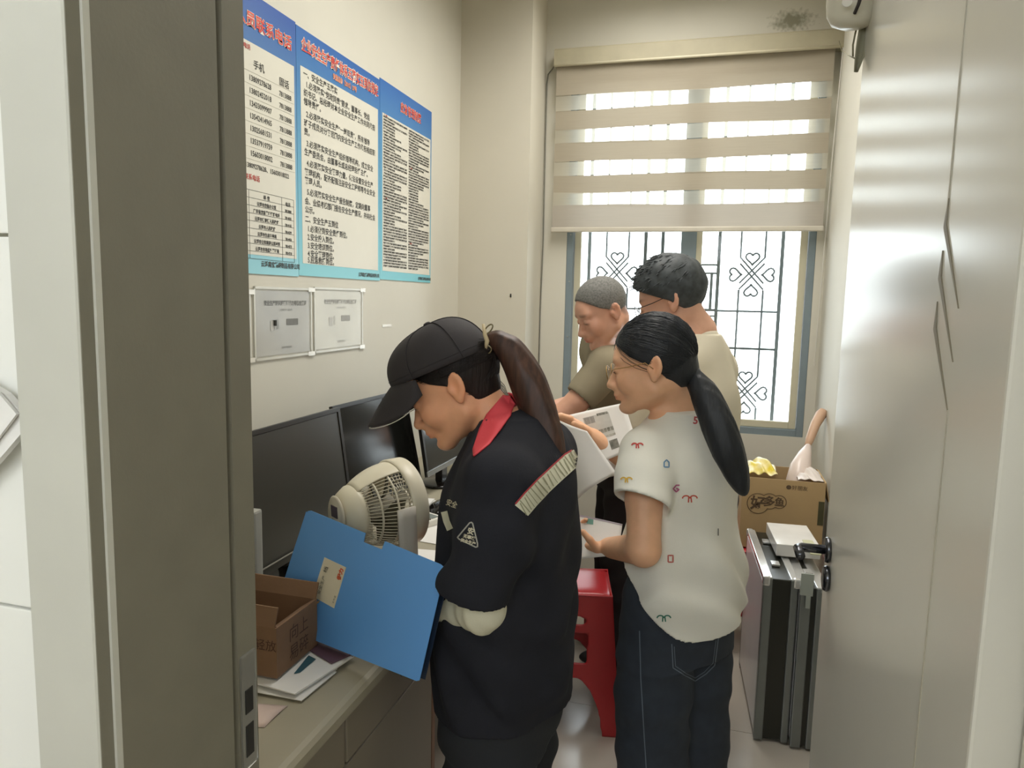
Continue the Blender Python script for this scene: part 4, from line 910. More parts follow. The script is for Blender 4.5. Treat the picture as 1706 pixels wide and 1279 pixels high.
MB().box((.325, 2.80, .620), (.15, .26, .045), math.radians(4), bev=.003).done('carton_body', mat('gloss_paper', 'e4e2de', .15, spec=.8), wc)
MB().box((.375, 2.66, .645), (.035, .15, .004), math.radians(4)).done('cream_strip', mat('cream_strip', 'b9b795', .5), wc)
tg = P(1345, 975, Y=2.435); tag(MB().box((tg.x, 2.441, tg.z), (.040, .004, .075), 0, bev=.001).box((tg.x+.006, 2.440, tg.z-.055), (.014, .003, .05), 0).done('luggage_tag', mat('tag_grey', '9aa097', .5), None), 'grey-green tag hanging over the top edge of the flight cases', 'tag')
# ------------------------------------------------------------------ people
def lay(name, V2, Fc, bvh, m, parent, off=.0016, label=None):
    """marks printed or sewn on cloth: points found on the cloth along lines of sight, then lifted by the thread's thickness"""
    o = Vector(CAM); out = []; ok = []
    for u, v in V2:
        d = (P(u, v, Y=1.0)-o).normalized(); h = bvh.ray_cast(o, d, 6); g = h[0] is not None
        n = h[1] if g else d; n = n if g and n.dot(d) < 0 else -n
        out.append(h[0]+(n*.6-d*.4)*off if g else o); ok.append(g)
    Fc = [f for f in Fc if all(ok[i] for i in f)]
    return mesh_from(name, out, Fc, m, parent, label, True)
def band2(pts, w, n=6, across=2):
    """band of width w (pixels of the photograph) along pts; returns vertices and faces"""
    D_ = []; 
    for a, b in zip(pts, pts[1:]):
        for i in range(n): D_.append((a[0]+(b[0]-a[0])*i/n, a[1]+(b[1]-a[1])*i/n))
    D_.append(pts[-1]); V, Fc = [], []; L_ = len(D_); k = across+1
    for i, p in enumerate(D_):
        q = D_[min(i+1, L_-1)]; r = D_[max(i-1, 0)]; t = np.array(q)-np.array(r); t = t/(np.linalg.norm(t)+1e-9)
        for j in range(k): s_ = w*(j/across-.5); V.append((p[0]-t[1]*s_, p[1]+t[0]*s_))
    for i in range(L_-1):
        for j in range(across): Fc.append((i*k+j, (i+1)*k+j, (i+1)*k+j+1, i*k+j+1))
    return V, Fc
def join(Fa, Fb, k):
    h = np.clip(.5+.5*(Fa.D-Fb.D)/k, 0, 1); Fa.D = Fa.D*(1-h)+Fb.D*h-k*h*(1-h); return Fa
def text2(s, size, x, y, ang=0, sq=1, bold=0):
    V, Fc = text_geo(s, size, 'CENTER', bold); c, s_ = math.cos(ang), math.sin(ang)
    return [(x+(v.x*sq*c+v.y*s_), y+(v.x*sq*s_-v.y*c)) for v in V], Fc
def merge2(parts):
    V, Fc = [], []
    for v, f in parts: Fc += [tuple(i+len(V) for i in q) for q in f]; V += v
    return V, Fc
def hair_fn(F, R, o, c, r, region, k=.004, lump=0, sc_=1.0, fr=70):
    c = np.array(c, float)*sc_; r = np.array(r, float)*sc_
    def fn(p):
        q = (p-np.array(o, np.float32))@R; e = q-c; k0 = np.linalg.norm(e/r, axis=-1); k1 = np.linalg.norm(e/(r*r), axis=-1)+1e-6; d = k0*(k0-1)/k1
        x, y, z = q[..., 0]/sc_, q[..., 1]/sc_, q[..., 2]/sc_
        if lump: d = d+lump*(np.sin(fr*x+11*y)*np.sin(fr*.9*z+2)*.6+np.sin(fr*1.7*y+fr*.6*z)*.4)
        return np.maximum(d, region(x, y, z))
    F.put(np.array(o)+R@c, max(r)*1.05, fn, k)
def grooves(p, R, o, amp=.0012, fr=420):
    q = (p-np.array(o))@R; return amp*np.sin(fr*np.arctan2(q[..., 1], q[..., 2]+.05)/6)
def shoe(t, c, f, m, nm='shoe'):
    f = np.array([f[0], f[1], 0], float); f /= np.linalg.norm(f); R = rotm((f[0], f[1], 0)); c = np.array(c, float)
    F = Field(c-[.20, .20, .02], c+[.20, .20, .13], .005); T = lambda p: c+R@np.array(p, float)
    F.ell(T((.05, 0, .035)), (.125, .045, .036), R, .01); F.ell(T((-.03, 0, .06)), (.06, .040, .055), R, .02); F.cone(T((-.03, 0, .05)), T((-.035, 0, .11)), .036, .038, .02); F.cut((0, 0, 1), (0, 0, c[2]))
    F.build(nm, m, t)
def smooth(pts, rs, n=6):
    P_ = [A(p_) for p_ in pts]; O, Q = [], []; m_ = len(P_)
    for i in range(m_-1):
        p0, p1, p2, p3 = P_[max(i-1, 0)], P_[i], P_[i+1], P_[min(i+2, m_-1)]
        for k in range(n):
            u = k/n; O.append(.5*(2*p1+(p2-p0)*u+(2*p0-5*p1+4*p2-p3)*u*u+(3*p1-p0-3*p2+p3)*u**3)); Q.append(rs[i]*(1-u)+rs[i+1]*u)
    O.append(P_[-1]); Q.append(rs[-1]); return O, Q
def legs(t, name, m, hips, knees, ankles, r, pelvis, wr_amp=.004, step=.006, label=None, ph=0):
    lo = np.min([*hips, *knees, *ankles], 0)-.2; hi = np.max([*hips, *knees, *ankles], 0)+.2; lo[2] = .015; hi[2] = pelvis[-1][2]+.02
    F = Field(lo, hi, step); F.loft(pelvis, .03, lat=pelvis_lat)
    for h, k, a in zip(hips, knees, ankles): F.chain([h, k, a], r, .03)
    p = F.pts((slice(None),)*3); F.D += (wr_amp*(np.sin(38*p[..., 2]+14*p[..., 0]+ph)*np.sin(17*p[..., 1]+9*p[..., 2])+.5*np.sin(70*p[..., 2]+30*p[..., 1]-25*p[..., 0]))).astype(np.float32)
    F.cut((0, 0, 1), (0, 0, .035)); return F.build(name, m, t, label)
def eyelash(T, bvh, t, m, w_=.0012):
    pass
A = np.array
def skinmat(nm, h): return mat(nm, h, .5, var=.05, scale=25, bump=.06, bscale=350, tint=True, sss=.08)

def combed(name, T, starts, end, c, r, m, parent, seed=2, w_=.0006, seg=9):
    """fine strands combed over the skull from scattered starting points to the tie at the back"""
    rnd = random.Random(seed); mb = MB(); c = A(c); r = A(r)
    def dirof(p): d_ = (A(p)-c)/r; return d_/np.linalg.norm(d_)
    for s_ in starts:
        a = dirof(s_); e = A(end)+A([0, rnd.uniform(-.010, .010), rnd.uniform(-.012, .012)]); b = dirof(e); om = math.acos(max(-1, min(1, float(a@b)))); pts = []
        if om < .15: continue
        wob = rnd.uniform(-.02, .02)
        for k in range(seg+1):
            t = k/seg; d_ = (a*math.sin((1-t)*om)+b*math.sin(t*om))/math.sin(om); g = .985+.02*math.sin(min(1, t*4)*1.57)+rnd.uniform(0, .002); d_ = d_+A([0, 0, wob*math.sin(t*3.1)]); pts.append(T(c+d_*r*g))
        mb.tube(pts, [w_*(.4+.6*min(1, k_*.5)) for k_ in range(len(pts))], 3, caps=False)
    o = mb.done(name, m, parent, True); o['kind'] = 'stuff'; return o
# ---- woman in the dark cap and navy work jacket
w1 = thing('person', (-.41, 1.42, 0), 'person in black cap and navy work jacket with red collar holding a blue folder', 'person')
sk1 = skinmat('skin_warm', 'dba07a'); navy = mat('navy_twill', '202127', .9, var=.12, scale=14, bump=.12, bscale=240, spec=.25)
f1 = Vector((-math.cos(.51), -.16, -math.sin(.51))); R1 = rotm(f1); o1 = A(P(761, 645, Y=1.335))-R1@A([-.023, .080, -.004])*1.01
F = Field((-.76, 1.10, .84), (-.16, 1.76, 1.47), .0036)
nb = A([-.408, 1.42, 1.225]); T1 = head_sdf(F, R1, o1, 1.01, neck=nb, nr=.046)
shL, shR = A([-.372, 1.262, 1.150]), A([-.365, 1.585, 1.150]); elL = A(P(808, 1020, Y=1.235)); wrL = A(P(672, 1000, Y=1.37)); elR = A([-.42, 1.64, .89]); wrR = A([-.60, 1.46, .83])
F.chain([nb, shL], [.045, .045], .03).chain([nb, shR], [.045, .045], .03).cone(nb-A([0, 0, .10]), (-.395, 1.42, 1.0), .06, .09, .03)
F.chain([shL, elL, wrL], [.044, .033, .024], .010).chain([shR, elR, wrR], [.046, .036, .025], .015)
dL = wrL-elL; dL /= np.linalg.norm(dL); hand_sdf(F, wrL+dL*.02, dL+A([-.3, 0, .1]), (0, .75, .35), (.7, .7, .4), side=-1); dR = wrR-elR; dR /= np.linalg.norm(dR); hand_sdf(F, wrR+dR*.02, dR, (.1, .6, .6), (.6, .6, .4), side=1)
body1, bv = F.build('body', sk1, w1, tint=face_tint(R1, o1, 1.01, lip=(.74, .40, .38), brow=.6))
# white oversleeve on the near forearm
F = Field(np.minimum(elL, wrL)-.07, np.maximum(elL, wrL)+.07, .0035)
F.cone(elL+A([.0, 0, .06]), elL+A([-.006, 0, .012]), .044, .038, .02).cone(elL+A([-.006, 0, .004]), wrL, .0385, .0305, .035)
p = F.pts((slice(None),)*3); q = (p-elL)@dL; F.D += (.0012*np.sin(190*q+6*p[..., 2])+.0016*np.sin(70*q+20*p[..., 2])).astype(np.float32)
F.build('arm_sleeve', mat('arm_sleeve_white', 'c9c5ae', .8, var=.03, bump=.1, bscale=300), w1, label='white elastic arm sleeve')
# jacket
F = Field((-.68, 1.12, .64), (-.14, 1.80, 1.30), .0045)
fold = lambda p, u, v: .0045*np.sin(7*np.arctan2(v, u)+9*p[..., 2])*np.clip((1.14-p[..., 2])*6, 0, 1)+.0045*np.sin(30*p[..., 2]+7*u-6*v+2*np.sin(8*p[..., 2]))
F.loft([(-.402, 1.42, .655, .148, .200), (-.402, 1.42, .85, .150, .192), (-.395, 1.42, 1.0, .142, .195), (-.392, 1.42, 1.10, .136, .195), (-.385, 1.42, 1.165, .118, .175), (-.385, 1.42, 1.215, .092, .135), (-.392, 1.42, 1.255, .068, .085)], .02, wr=fold)
F.cone(nb+A([.02, 0, -.035]), shL+A([0, .02, 0]), .085, .075, .03).cone(nb+A([.02, 0, -.035]), shR-A([0, .02, 0]), .085, .075, .03)
hemL = A(P(797, 975, Y=1.215)); FT = F; F = Field((-.68, 1.12, .64), (-.14, 1.80, 1.30), .0045); F.chain([shL, (shL+hemL)/2+A([.012, -.008, 0]), hemL], [.074, .070, .064], .025)
F.cone(hemL+A([.0, 0, .03]), hemL+A([-.03, -.0, -.005]), .052, .050, .02)
FT.chain([shR, (shR+elR)/2, elR+A([0, 0, .06])], [.074, .070, .060], .025)
p = F.pts((slice(None),)*3); m_ = np.exp(-((p[..., 1]-1.23)/.05)**2); F.D += (.0035*m_*np.sin(48*p[..., 2]+22*p[..., 0])).astype(np.float32)
nh = A([.20, 0, 1.0]); nh /= np.linalg.norm(nh)
# sleeve hem: slanting cut, only around the near arm
q = (p-(hemL+A([0, 0, -.022])))@nh; F.D = np.maximum(F.D, (-q).astype(np.float32))
F.cone(elL+A([0, 0, .03]), elL-A([0, 0, .05]), .047, .047, .006, 's').cone(A(P(797, 992, Y=1.215)), A(P(797, 1050, Y=1.20)), .050, .05, .006, 's')
F = join(FT, F, .022)
F.cone((-.41, 1.42, .56), (-.41, 1.42, .68), .125, .125, .01, 's')
F.cone(nb+A([-.02, 0, .0]), nb+A([-.03, 0, .08]), .056, .07, .008, 's')
jk, bj = F.build('jacket', navy, w1, label='navy short-sleeved work jacket')
# trousers
tr1 = mat('dark_trousers', '1a1d22', .85, var=.10, scale=10, bump=.1, bscale=200)
pelvis_lat = (0, 1, 0)
legs(w1, 'trousers', tr1, [A([-.405, 1.345, .70]), A([-.405, 1.495, .70])], [A([-.405, 1.33, .46]), A([-.405, 1.52, .46])], [A([-.39, 1.33, .05]), A([-.39, 1.53, .05])], [.104, .096, .084], [(-.405, 1.42, .58, .13, .18), (-.405, 1.42, .70, .122, .165), (-.40, 1.42, .80, .09, .13)])
shm = mat('shoe_black', '222224', .5)
shoe(w1, (-.41, 1.33, .0), (-1, 0), shm); shoe(w1, (-.41, 1.53, .0), (-1, 0), shm)
# collar
redc = mat('collar_red', 'c63c45', .7, var=.05, bump=.08, bscale=200)
def drop_near(u, v, trees, off):
    o = Vector(CAM); d = (P(u, v, Y=1.0)-o).normalized(); best = None
    for t_ in trees:
        h = t_.ray_cast(o, d, 6)
        if h[0] is not None and (best is None or h[3] < best[1]): best = (h[0], h[3])
    return (best[0]-d*off) if best and best[1] < 1.75 else None
def collar(sg):
    up_ = [(843, 651), (829, 668), (810, 690), (798, 714), (787, 748)]; dn_ = [(860, 668), (851, 690), (835, 713), (815, 738), (788, 759)]; last = [P(850, 660, Y=1.40)]
    def fn(u, v):
        i = min(int(u*4), 3); f_ = u*4-i; a = [up_[i][k]*(1-f_)+up_[i+1][k]*f_ for k in (0, 1)]; b = [dn_[i][k]*(1-f_)+dn_[i+1][k]*f_ for k in (0, 1)]
        q = drop_near(a[0]+(b[0]-a[0])*v, a[1]+(b[1]-a[1])*v, (bj, bv), .011)
        if q is None: q = last[0].copy()
        last[0] = q.copy()
        if sg > 0: q.y = 2*1.42-q.y
        return q
    return MB().grid(fn, 20, 8, .003).done('collar', redc, w1, True, label='red collar leaf')
collar(-1); collar(1)
# cap
capm = mat('cap_cotton', '2b2729', .8, var=.08, scale=20, bump=.08, bscale=300)
def cap_pt(phi, th, grow=0):
    fx = .107+.020*max(0, math.cos(phi)) if math.cos(phi) > 0 else .107-.006*max(0, -math.cos(phi)); c_, s_ = math.cos(th), math.sin(th); c_ = max(c_, 0)**.80; s_ = s_**.92
    x = -.010+(fx+grow)*math.cos(phi)*c_; y = (.0885+grow)*math.sin(phi)*c_; zr = .046+.08*x; z = zr*(1-s_)+ (.137+grow)*s_+(.004*s_*(1-s_))
    return Vector(T1((x, y, z)))
cp = MB().grid(lambda u, v: cap_pt(2*math.pi*u, v*math.pi/2), 72, 18, .0035); bmesh.ops.remove_doubles(cp.b, verts=cp.b.verts, dist=.0003)
cap = cp.done('cap', capm, w1, True, label='black baseball cap')
sm_ = MB()
for k in range(6): sm_.tube([cap_pt(k*math.pi/3+math.pi/6*0, v*math.pi/2/16, .001) for v in range(17)], .0011, 5)
sm_.tube([cap_pt(2*math.pi*u/72, .12, .0006) for u in range(73)], .0008, 5)
sm_.done('seams', capm, cap, True)
MB().lathe([(0, -.004), (.008, -.003), (.0085, .001), (.006, .004), (0, .005)], Matrix.Translation(T1((-.012, 0, .138)))@Matrix([list(r) for r in R1]).to_4x4()@Matrix.Identity(4)@Matrix.Rotation(0, 4, 'X'), 16).done('cap_button', capm, cap, True)
def brim(u, v):
    ph = (u-.5)*2*math.radians(60); e = math.cos(ph/math.radians(60)*math.pi/2)**.36 if abs(u-.5) < .4999 else 0
    x0 = -.010+(.107+.020*math.cos(ph))*math.cos(ph); y0 = .0885*math.sin(ph); L_ = .092*e*v; x = x0-.004+L_*.90+.004*v*math.cos(ph); y = y0*(1+.04*v*e)
    z = .0475+.08*x0-.45*L_-1.2*L_*L_-.006*math.sin(ph)**2-.045*v*math.sin(ph)**2
    return Vector(T1((x, y, z)))
br = MB().grid(brim, 40, 10, .0035).done('brim', capm, cap, True)
MB().tube([brim(i/40, 1)+Vector(R1@A([.001, 0, -.0025])) for i in range(1, 40)], .0011, 6).done('piping', mat('piping_white', 'cfcac0', .6), br, True)
# hair under the cap and ponytail
hb1 = mat('hair_dark_brown', '1d1614', .55, var=.3, scale=60, spec=.3, bump=.5, bscale=160, stretch=(1, 1, .12)); hb2 = mat('hair_brown', '402a20', .5, var=.45, scale=90, stretch=(1, 1, .1), spec=.35)
F = Field(o1-.16, o1+.16, .0034)
reg = lambda x, y, z: np.maximum.reduce([x-np.interp(z, [-.062, -.03, -.005, .028, .05], [-.055, -.036, -.020, .030, .052]), -(z+.060-.25*(x+.08)), z-.07])
hair_fn(F, R1, o1, (-.016, 0, .034), (.0995, .0795, .092), reg)
hair_fn(F, R1, o1, (-.040, 0, -.020), (.058, .058, .055), lambda x, y, z: np.maximum.reduce([x+.040, -(z+.052)]), .01)
hr1, _ = F.build('hair', hb1, w1, label='dark brown hair pulled back'); rnd = random.Random(9); st1 = []
while len(st1) < 420:
    z = rnd.uniform(-.055, .055); xl = float(np.interp(z, [-.062, -.03, -.005, .028, .05], [-.052, -.032, -.014, .036, .058])); d_ = 1-((xl+.016)/.0995)**2-((z-.034)/.092)**2
    if d_ > 0 and (z > .03 or xl < -.03): st1.append((xl-rnd.random()**2*.03, rnd.choice((-1, 1))*.0795*math.sqrt(d_), z))
combed('combed_hair', T1, st1, (-.112, 0, .030), (-.016, 0, .034), (.1005, .0805, .093), hb1, hr1, 4)
pp = [P(816, 566, Y=1.42), P(832, 570, Y=1.42), P(856, 592, Y=1.42), P(880, 638, Y=1.415), P(899, 688, Y=1.41), P(916, 735, Y=1.40), P(925, 775, Y=1.40), P(927, 800, Y=1.40)]; pr = [.011, .018, .029, .035, .034, .027, .016, .006]; pp, pr = smooth(pp, pr)
F = Field(A(min(p_[0] for p_ in pp)-.06)*A([1, 0, 0])+A([0, 1.33, 1.05]), A([-.20, 1.50, 1.50]), .004)
F.chain([A(p_) for p_ in pp], [r*.93 for r in pr], .012, flat=((0, 1, 0), .9)); p = F.pts((slice(None),)*3); F.D += (.0010*np.sin(330*p[..., 1])+.0007*np.sin(190*p[..., 0]+60*p[..., 2])).astype(np.float32)
pt1, _ = F.build('ponytail', hb2, w1, label='reddish brown ponytail through the cap opening')
hair_strands('loose_hair', [A(p_) for p_ in pp], [r*1.02 for r in pr], 420, hb2, pt1, .00065, 3, .9)
hair_strands('nape_hair', [T1((-.075, .0, -.03)), T1((-.088, .0, -.052)), T1((-.092, .004, -.075))], [.02, .012, .004], 24, hb1, w1, .0005, 5)
# beige bow at the cap opening
bow = MB(); bc = A(P(812, 567, Y=1.40))
ringp = lambda c, rx, rz, tl, n=14: [(c[0]+rx*math.cos(a)*math.cos(tl)-rz*math.sin(a)*math.sin(tl), c[1]-.012, c[2]+rx*math.cos(a)*math.sin(tl)+rz*math.sin(a)*math.cos(tl)) for a in [2*math.pi*i/n for i in range(n+1)]]
bow.tube(ringp(bc+A([.006, 0, .024]), .0055, .012, -.7), .0016, 6); bow.tube(ringp(bc+A([.004, 0, -.018]), .0085, .008, 0), .0015, 6)
bow.done('hair_ring', mat('ring_olive', '6d6242', .4), pt1, True)
MB().tube([bc+A([-.006, -.012, .034]), bc+A([-.001, -.014, .012]), bc+A([.004, -.014, .0]), bc+A([.0, -.012, -.018])], [.003, .0045, .005, .003], 8).done('hair_tie', mat('tie_cream', 'bfae8b', .6), pt1, True)
# lash line, brow
lash = mat('lash_black', '1b1512', .6)
for s_ in (1, -1):
    MB().tube([T1((.0865-.9*abs(y-.031)**1.6*6, s_*y, -.0075)) for y in (.020, .025, .031, .037, .043)], [.0004, .001, .0012, .001, .0005], 6).done('eyelashes', lash, body1, True)
# reflective stripe, badge and lettering on the jacket
refl = mat('reflective_silver', 'cbc9b2', .35, var=.05, scale=30); reflg = mat('reflective_crease', '8f8e73', .5); redp2 = mat('red_piping', 'a03038', .6)
sp_ = [(868, 850), (884, 831), (906, 808), (930, 786), (950, 768), (962, 761)]
lay('reflective_stripe', *band2(sp_, 28, 6, 4), bj, refl, w1, .0025, 'silver reflective stripe across the back')
cr = []
for i in range(len(sp_)-1):
    for j in range(4):
        x = sp_[i][0]+(sp_[i+1][0]-sp_[i][0])*(j+.5)/4; y = sp_[i][1]+(sp_[i+1][1]-sp_[i][1])*(j+.5)/4; jx = random.uniform(-3, 3); cr.append(band2([(x-7+jx, y-10), (x+7-jx*.4, y+10)], random.uniform(1.0, 2.2), 5, 1))
lay('stripe_crease', *merge2(cr), bj, reflg, w1, .0035); lay('red_piping', *band2([(x-10, y-11) for x, y in sp_], 2.6, 6, 1), bj, redp2, w1, .0032)
lay('chest_stripe', *band2([(741, 852), (745, 868), (751, 882)], 11, 5, 2), bj, refl, w1, .0025)
tri = [(765, 897), (763, 895), (783, 871), (786, 870), (788, 872), (796, 905), (796, 910), (793, 911), (766, 898)]
badge = mat('badge_grey', '9a988f', .5); pale = mat('badge_cream', 'c4bda5', .6)
lay('badge_outline', *merge2([band2(tri+tri[:2], 2.2, 3, 1)]), bj, badge, w1, .002)
an = math.radians(16)
lay('badge_text', *merge2([text2('安', 12, 784, 889, an, 1, .3), text2('无事故', 6.6, 782, 897, an, 1.05, .25), text2('安全生产', 6.4, 780, 904.5, an, 1.0, .25)]), bj, pale, w1, .002)
lay('chest_text', *text2('安全', 12, 752, 843, math.radians(20), .8, .2), bj, pale, w1, .002)

# ---- woman in the white printed T-shirt
w2 = thing('person', (-.06, 1.93, 0), 'person with a long black ponytail and glasses in a white printed T-shirt and jeans', 'person')
w2.name = 'person'
sk2 = skinmat('skin_light', 'deac88'); tee = mat('white_jersey', 'dcdacf', .85, var=.02, scale=10, bump=.08, bscale=300, sheen=.1); jean = mat('dark_denim', '2b323c', .85, var=.10, scale=30, bump=.12, bscale=350)
f2 = Vector((-.985, .05, -.15)); R2_ = rotm(f2); sc2 = 1.05; o2 = A(P(1092, 614, Y=1.80))-R2_@A([-.023, .080, -.004])*sc2
bf = A([-.80, .60, 0]); bl2 = A([-.60, -.80, 0]); c2 = A([-.055, 1.93, 0])
Tz = lambda f, l, z: c2+bf*f+bl2*l+A([0, 0, z])
nb2 = Tz(.03, 0, 1.235)
F = Field((-.50, 1.56, .80), (.20, 2.42, 1.53), .0042)
T2 = head_sdf(F, R2_, o2, sc2, neck=nb2, nr=.046)
sL, sR = Tz(.02, .137, 1.115), Tz(.02, -.137, 1.115); eL = A(P(1072, 915, Y=1.735)); wL = A(P(1016, 912, Y=1.93)); eR = A(P(1072, 785, Y=2.18)); wR = A(P(988, 728, Y=2.17))
F.chain([nb2, sL], [.045, .045], .03).chain([nb2, sR], [.045, .045], .03).cone(Tz(0, 0, 1.12), Tz(0, 0, 1.0), .06, .09, .03)
F.chain([sL, (sL+eL)/2, eL, wL], [.050, .046, .041, .029], .015).chain([sR, eR, wR], [.050, .038, .026], .015)
d = wL-eL; d /= np.linalg.norm(d)
hand_sdf(F, wL+d*.006, A([-.80, .45, .02]), (-.1, .35, -1.0), (.75, .8, .5), thumb=(.35, .35, -.9), side=-1)
d = wR-eR; d /= np.linalg.norm(d); hand_sdf(F, wR+d*.01, d, (.2, .5, .8), (.35, .5, .4), side=1)
body2, bv2 = F.build('body', sk2, w2, tint=face_tint(R2_, o2, sc2, lip=(.90, .55, .50)))
# T-shirt
F = Field((-.42, 1.56, .61), (.30, 2.34, 1.28), .0045)
fold = lambda p, u, v: .006*np.sin(6*np.arctan2(v, u)+5*p[..., 2]+1)*np.clip((1.05-p[..., 2])*5, 0, 1)+.005*np.sin(34*p[..., 2]+6*u-7*v+2*np.sin(9*p[..., 2]))*np.clip((1.0-p[..., 2])*5, 0, 1)
L6 = lambda f, l, z, rx, ry: (*(Tz(f, l, z)), rx, ry)
F.loft([L6(-.005, 0, .62, .170, .205), L6(-.005, 0, .75, .158, .198), L6(-.005, 0, .84, .140, .180), L6(0, 0, .93, .125, .158), L6(0, 0, 1.04, .122, .168), L6(.005, 0, 1.11, .108, .158), L6(.012, 0, 1.165, .086, .120), L6(.02, 0, 1.215, .066, .080)], .02, lat=tuple(bl2), wr=fold)
F.cone(nb2+A([0, 0, -.060]), sL, .060, .062, .03).cone(nb2+A([0, 0, -.060]), sR, .060, .062, .03)
hL = A(P(1070, 836, Y=1.745)); FT = F; F = Field((-.42, 1.56, .61), (.30, 2.34, 1.28), .0045); F.chain([sL, (sL+hL)/2, hL], [.062, .068, .072], .025)
hR = (sR*.4+eR*.6); FT.chain([sR, hR], [.066, .068], .025)
p = F.pts((slice(None),)*3); ax_ = hL-sL; ax_ /= np.linalg.norm(ax_); nn = ax_*.75+A([-.25, -.1, -.35]); nn /= np.linalg.norm(nn)
q = (p-hL)@nn; F.D = np.maximum(F.D, q.astype(np.float32))
F.cone(hL-ax_*.02, hL+ax_*.10, .060, .066, .006, 's'); F = join(FT, F, .022); F.cone(nb2+A([0, 0, -.005]), nb2+A([-.02, 0, .08]), .055, .075, .008, 's'); F.cone(Tz(0, 0, .55), Tz(0, 0, .67), .115, .115, .01, 's')
lv = (p-c2)@bl2; F.D = np.maximum(F.D, (.652+.085*((p[..., 0]-.015)/.15)**2-p[..., 2]).astype(np.float32))
ts, bt = F.build('t_shirt', tee, w2, label='white T-shirt with small coloured prints')
pelvis_lat = tuple(bl2)
jn, bjn = legs(w2, 'jeans', jean, [Tz(0, .075, .72), Tz(0, -.075, .72)], [Tz(.0, .088, .46), Tz(.0, -.088, .46)], [Tz(-.02, .09, .05), Tz(-.02, -.09, .05)], [.100, .098, .098], [L6(-.005, 0, .56, .128, .165), L6(-.005, 0, .67, .125, .158), L6(0, 0, .79, .09, .12)], .0035, ph=2)
sh2 = mat('shoe_white', 'c9c6c0', .5); shoe(w2, Tz(0, .09, 0), bf, sh2); shoe(w2, Tz(0, -.09, 0), bf, sh2)
st_ = mat('denim_stitch', '66707c', .8)
lay('seam_stitching', *merge2([band2([(1066, 1050), (1068, 1130), (1072, 1200), (1078, 1300)], 1.6, 8, 1), band2([(1119, 1072), (1121, 1112), (1140, 1124), (1157, 1134), (1176, 1122), (1190, 1108), (1196, 1062)], 1.6, 8, 1), band2([(1123, 1076), (1125, 1109), (1141, 1120), (1157, 1129), (1173, 1119), (1187, 1104), (1192, 1066)], 1.0, 8, 1)]), bjn, st_, w2, .003)
# hair
hk = mat('hair_black', '1f2226', .5, var=.25, scale=60, stretch=(1, .3, .3), spec=.4, bump=.4, bscale=160)
F = Field(o2-.17, o2+.17, .0036)
reg = lambda x, y, z: np.maximum.reduce([x-np.interp(z, [-.06, -.035, -.005, .03, .062, .09], [-.062, -.045, -.022, .040, .074, .10]), -(z+.055-.2*(x+.08))])
hair_fn(F, R2_, o2, (-.016, 0, .036), (.1015, .0805, .093), reg, lump=.0008, sc_=sc2, fr=160)
hair_fn(F, R2_, o2, (-.072, 0, -.02), (.045, .045, .045), lambda x, y, z: np.maximum(x+.03, -(z+.06)), .02, sc_=sc2)
hr2, _ = F.build('hair', hk, w2, label='black hair tied back'); rnd = random.Random(8); st2 = []
while len(st2) < 620:
    z = rnd.uniform(-.05, .125); xl = float(np.interp(z, [-.06, -.035, -.005, .03, .062, .09, .125], [-.062, -.044, -.022, .034, .070, .084, .03])); d_ = 1-((xl+.016)/.1015)**2-((z-.036)/.093)**2
    if d_ <= 0: continue
    y = .0805*math.sqrt(d_)
    if z > .072 or xl < -.04: st2.append((xl-rnd.random()**2*.05, rnd.choice((-1, 1))*y, z))
for i in range(160): st2.append((.084-.02*rnd.random(), rnd.uniform(-.035, .035), rnd.uniform(.078, .10)))
combed('combed_hair', T2, st2, (-.112, 0, -.005), (-.016, 0, .036), (.1025, .0815, .094), hk, hr2)
pp = [A(P(1140, 606, Y=1.885)), A(P(1156, 628, Y=1.87)), A(P(1176, 660, Y=1.85)), A(P(1196, 706, Y=1.83)), A(P(1213, 752, Y=1.82)), A(P(1228, 790, Y=1.82)), A(P(1238, 818, Y=1.82))]; pr = [.020, .019, .034, .040, .037, .026, .010]; pp, pr = smooth(pp, pr)
F = Field((-.13, 1.75, .96), (.16, 1.96, 1.42), .0042); F.chain(pp, [r*.93 for r in pr], .012, flat=((0, 1, 0), .8)); p = F.pts((slice(None),)*3); F.D += (.0010*np.sin(330*p[..., 1])+.0007*np.sin(190*p[..., 0]+60*p[..., 2])).astype(np.float32)
pt2, _ = F.build('ponytail', hk, w2, label='long black ponytail'); hair_strands('loose_hair', pp, [r*1.03 for r in pr], 420, hk, pt2, .00065, 4, .8)
MB().tube([T2((-.098, .012*math.cos(a)*1.5, -.008+.012*math.sin(a))) for a in [i*.7 for i in range(10)]], .006, 8).done('hair_tie', mat('tie_pink', 'b7a3a0', .6), pt2, True)
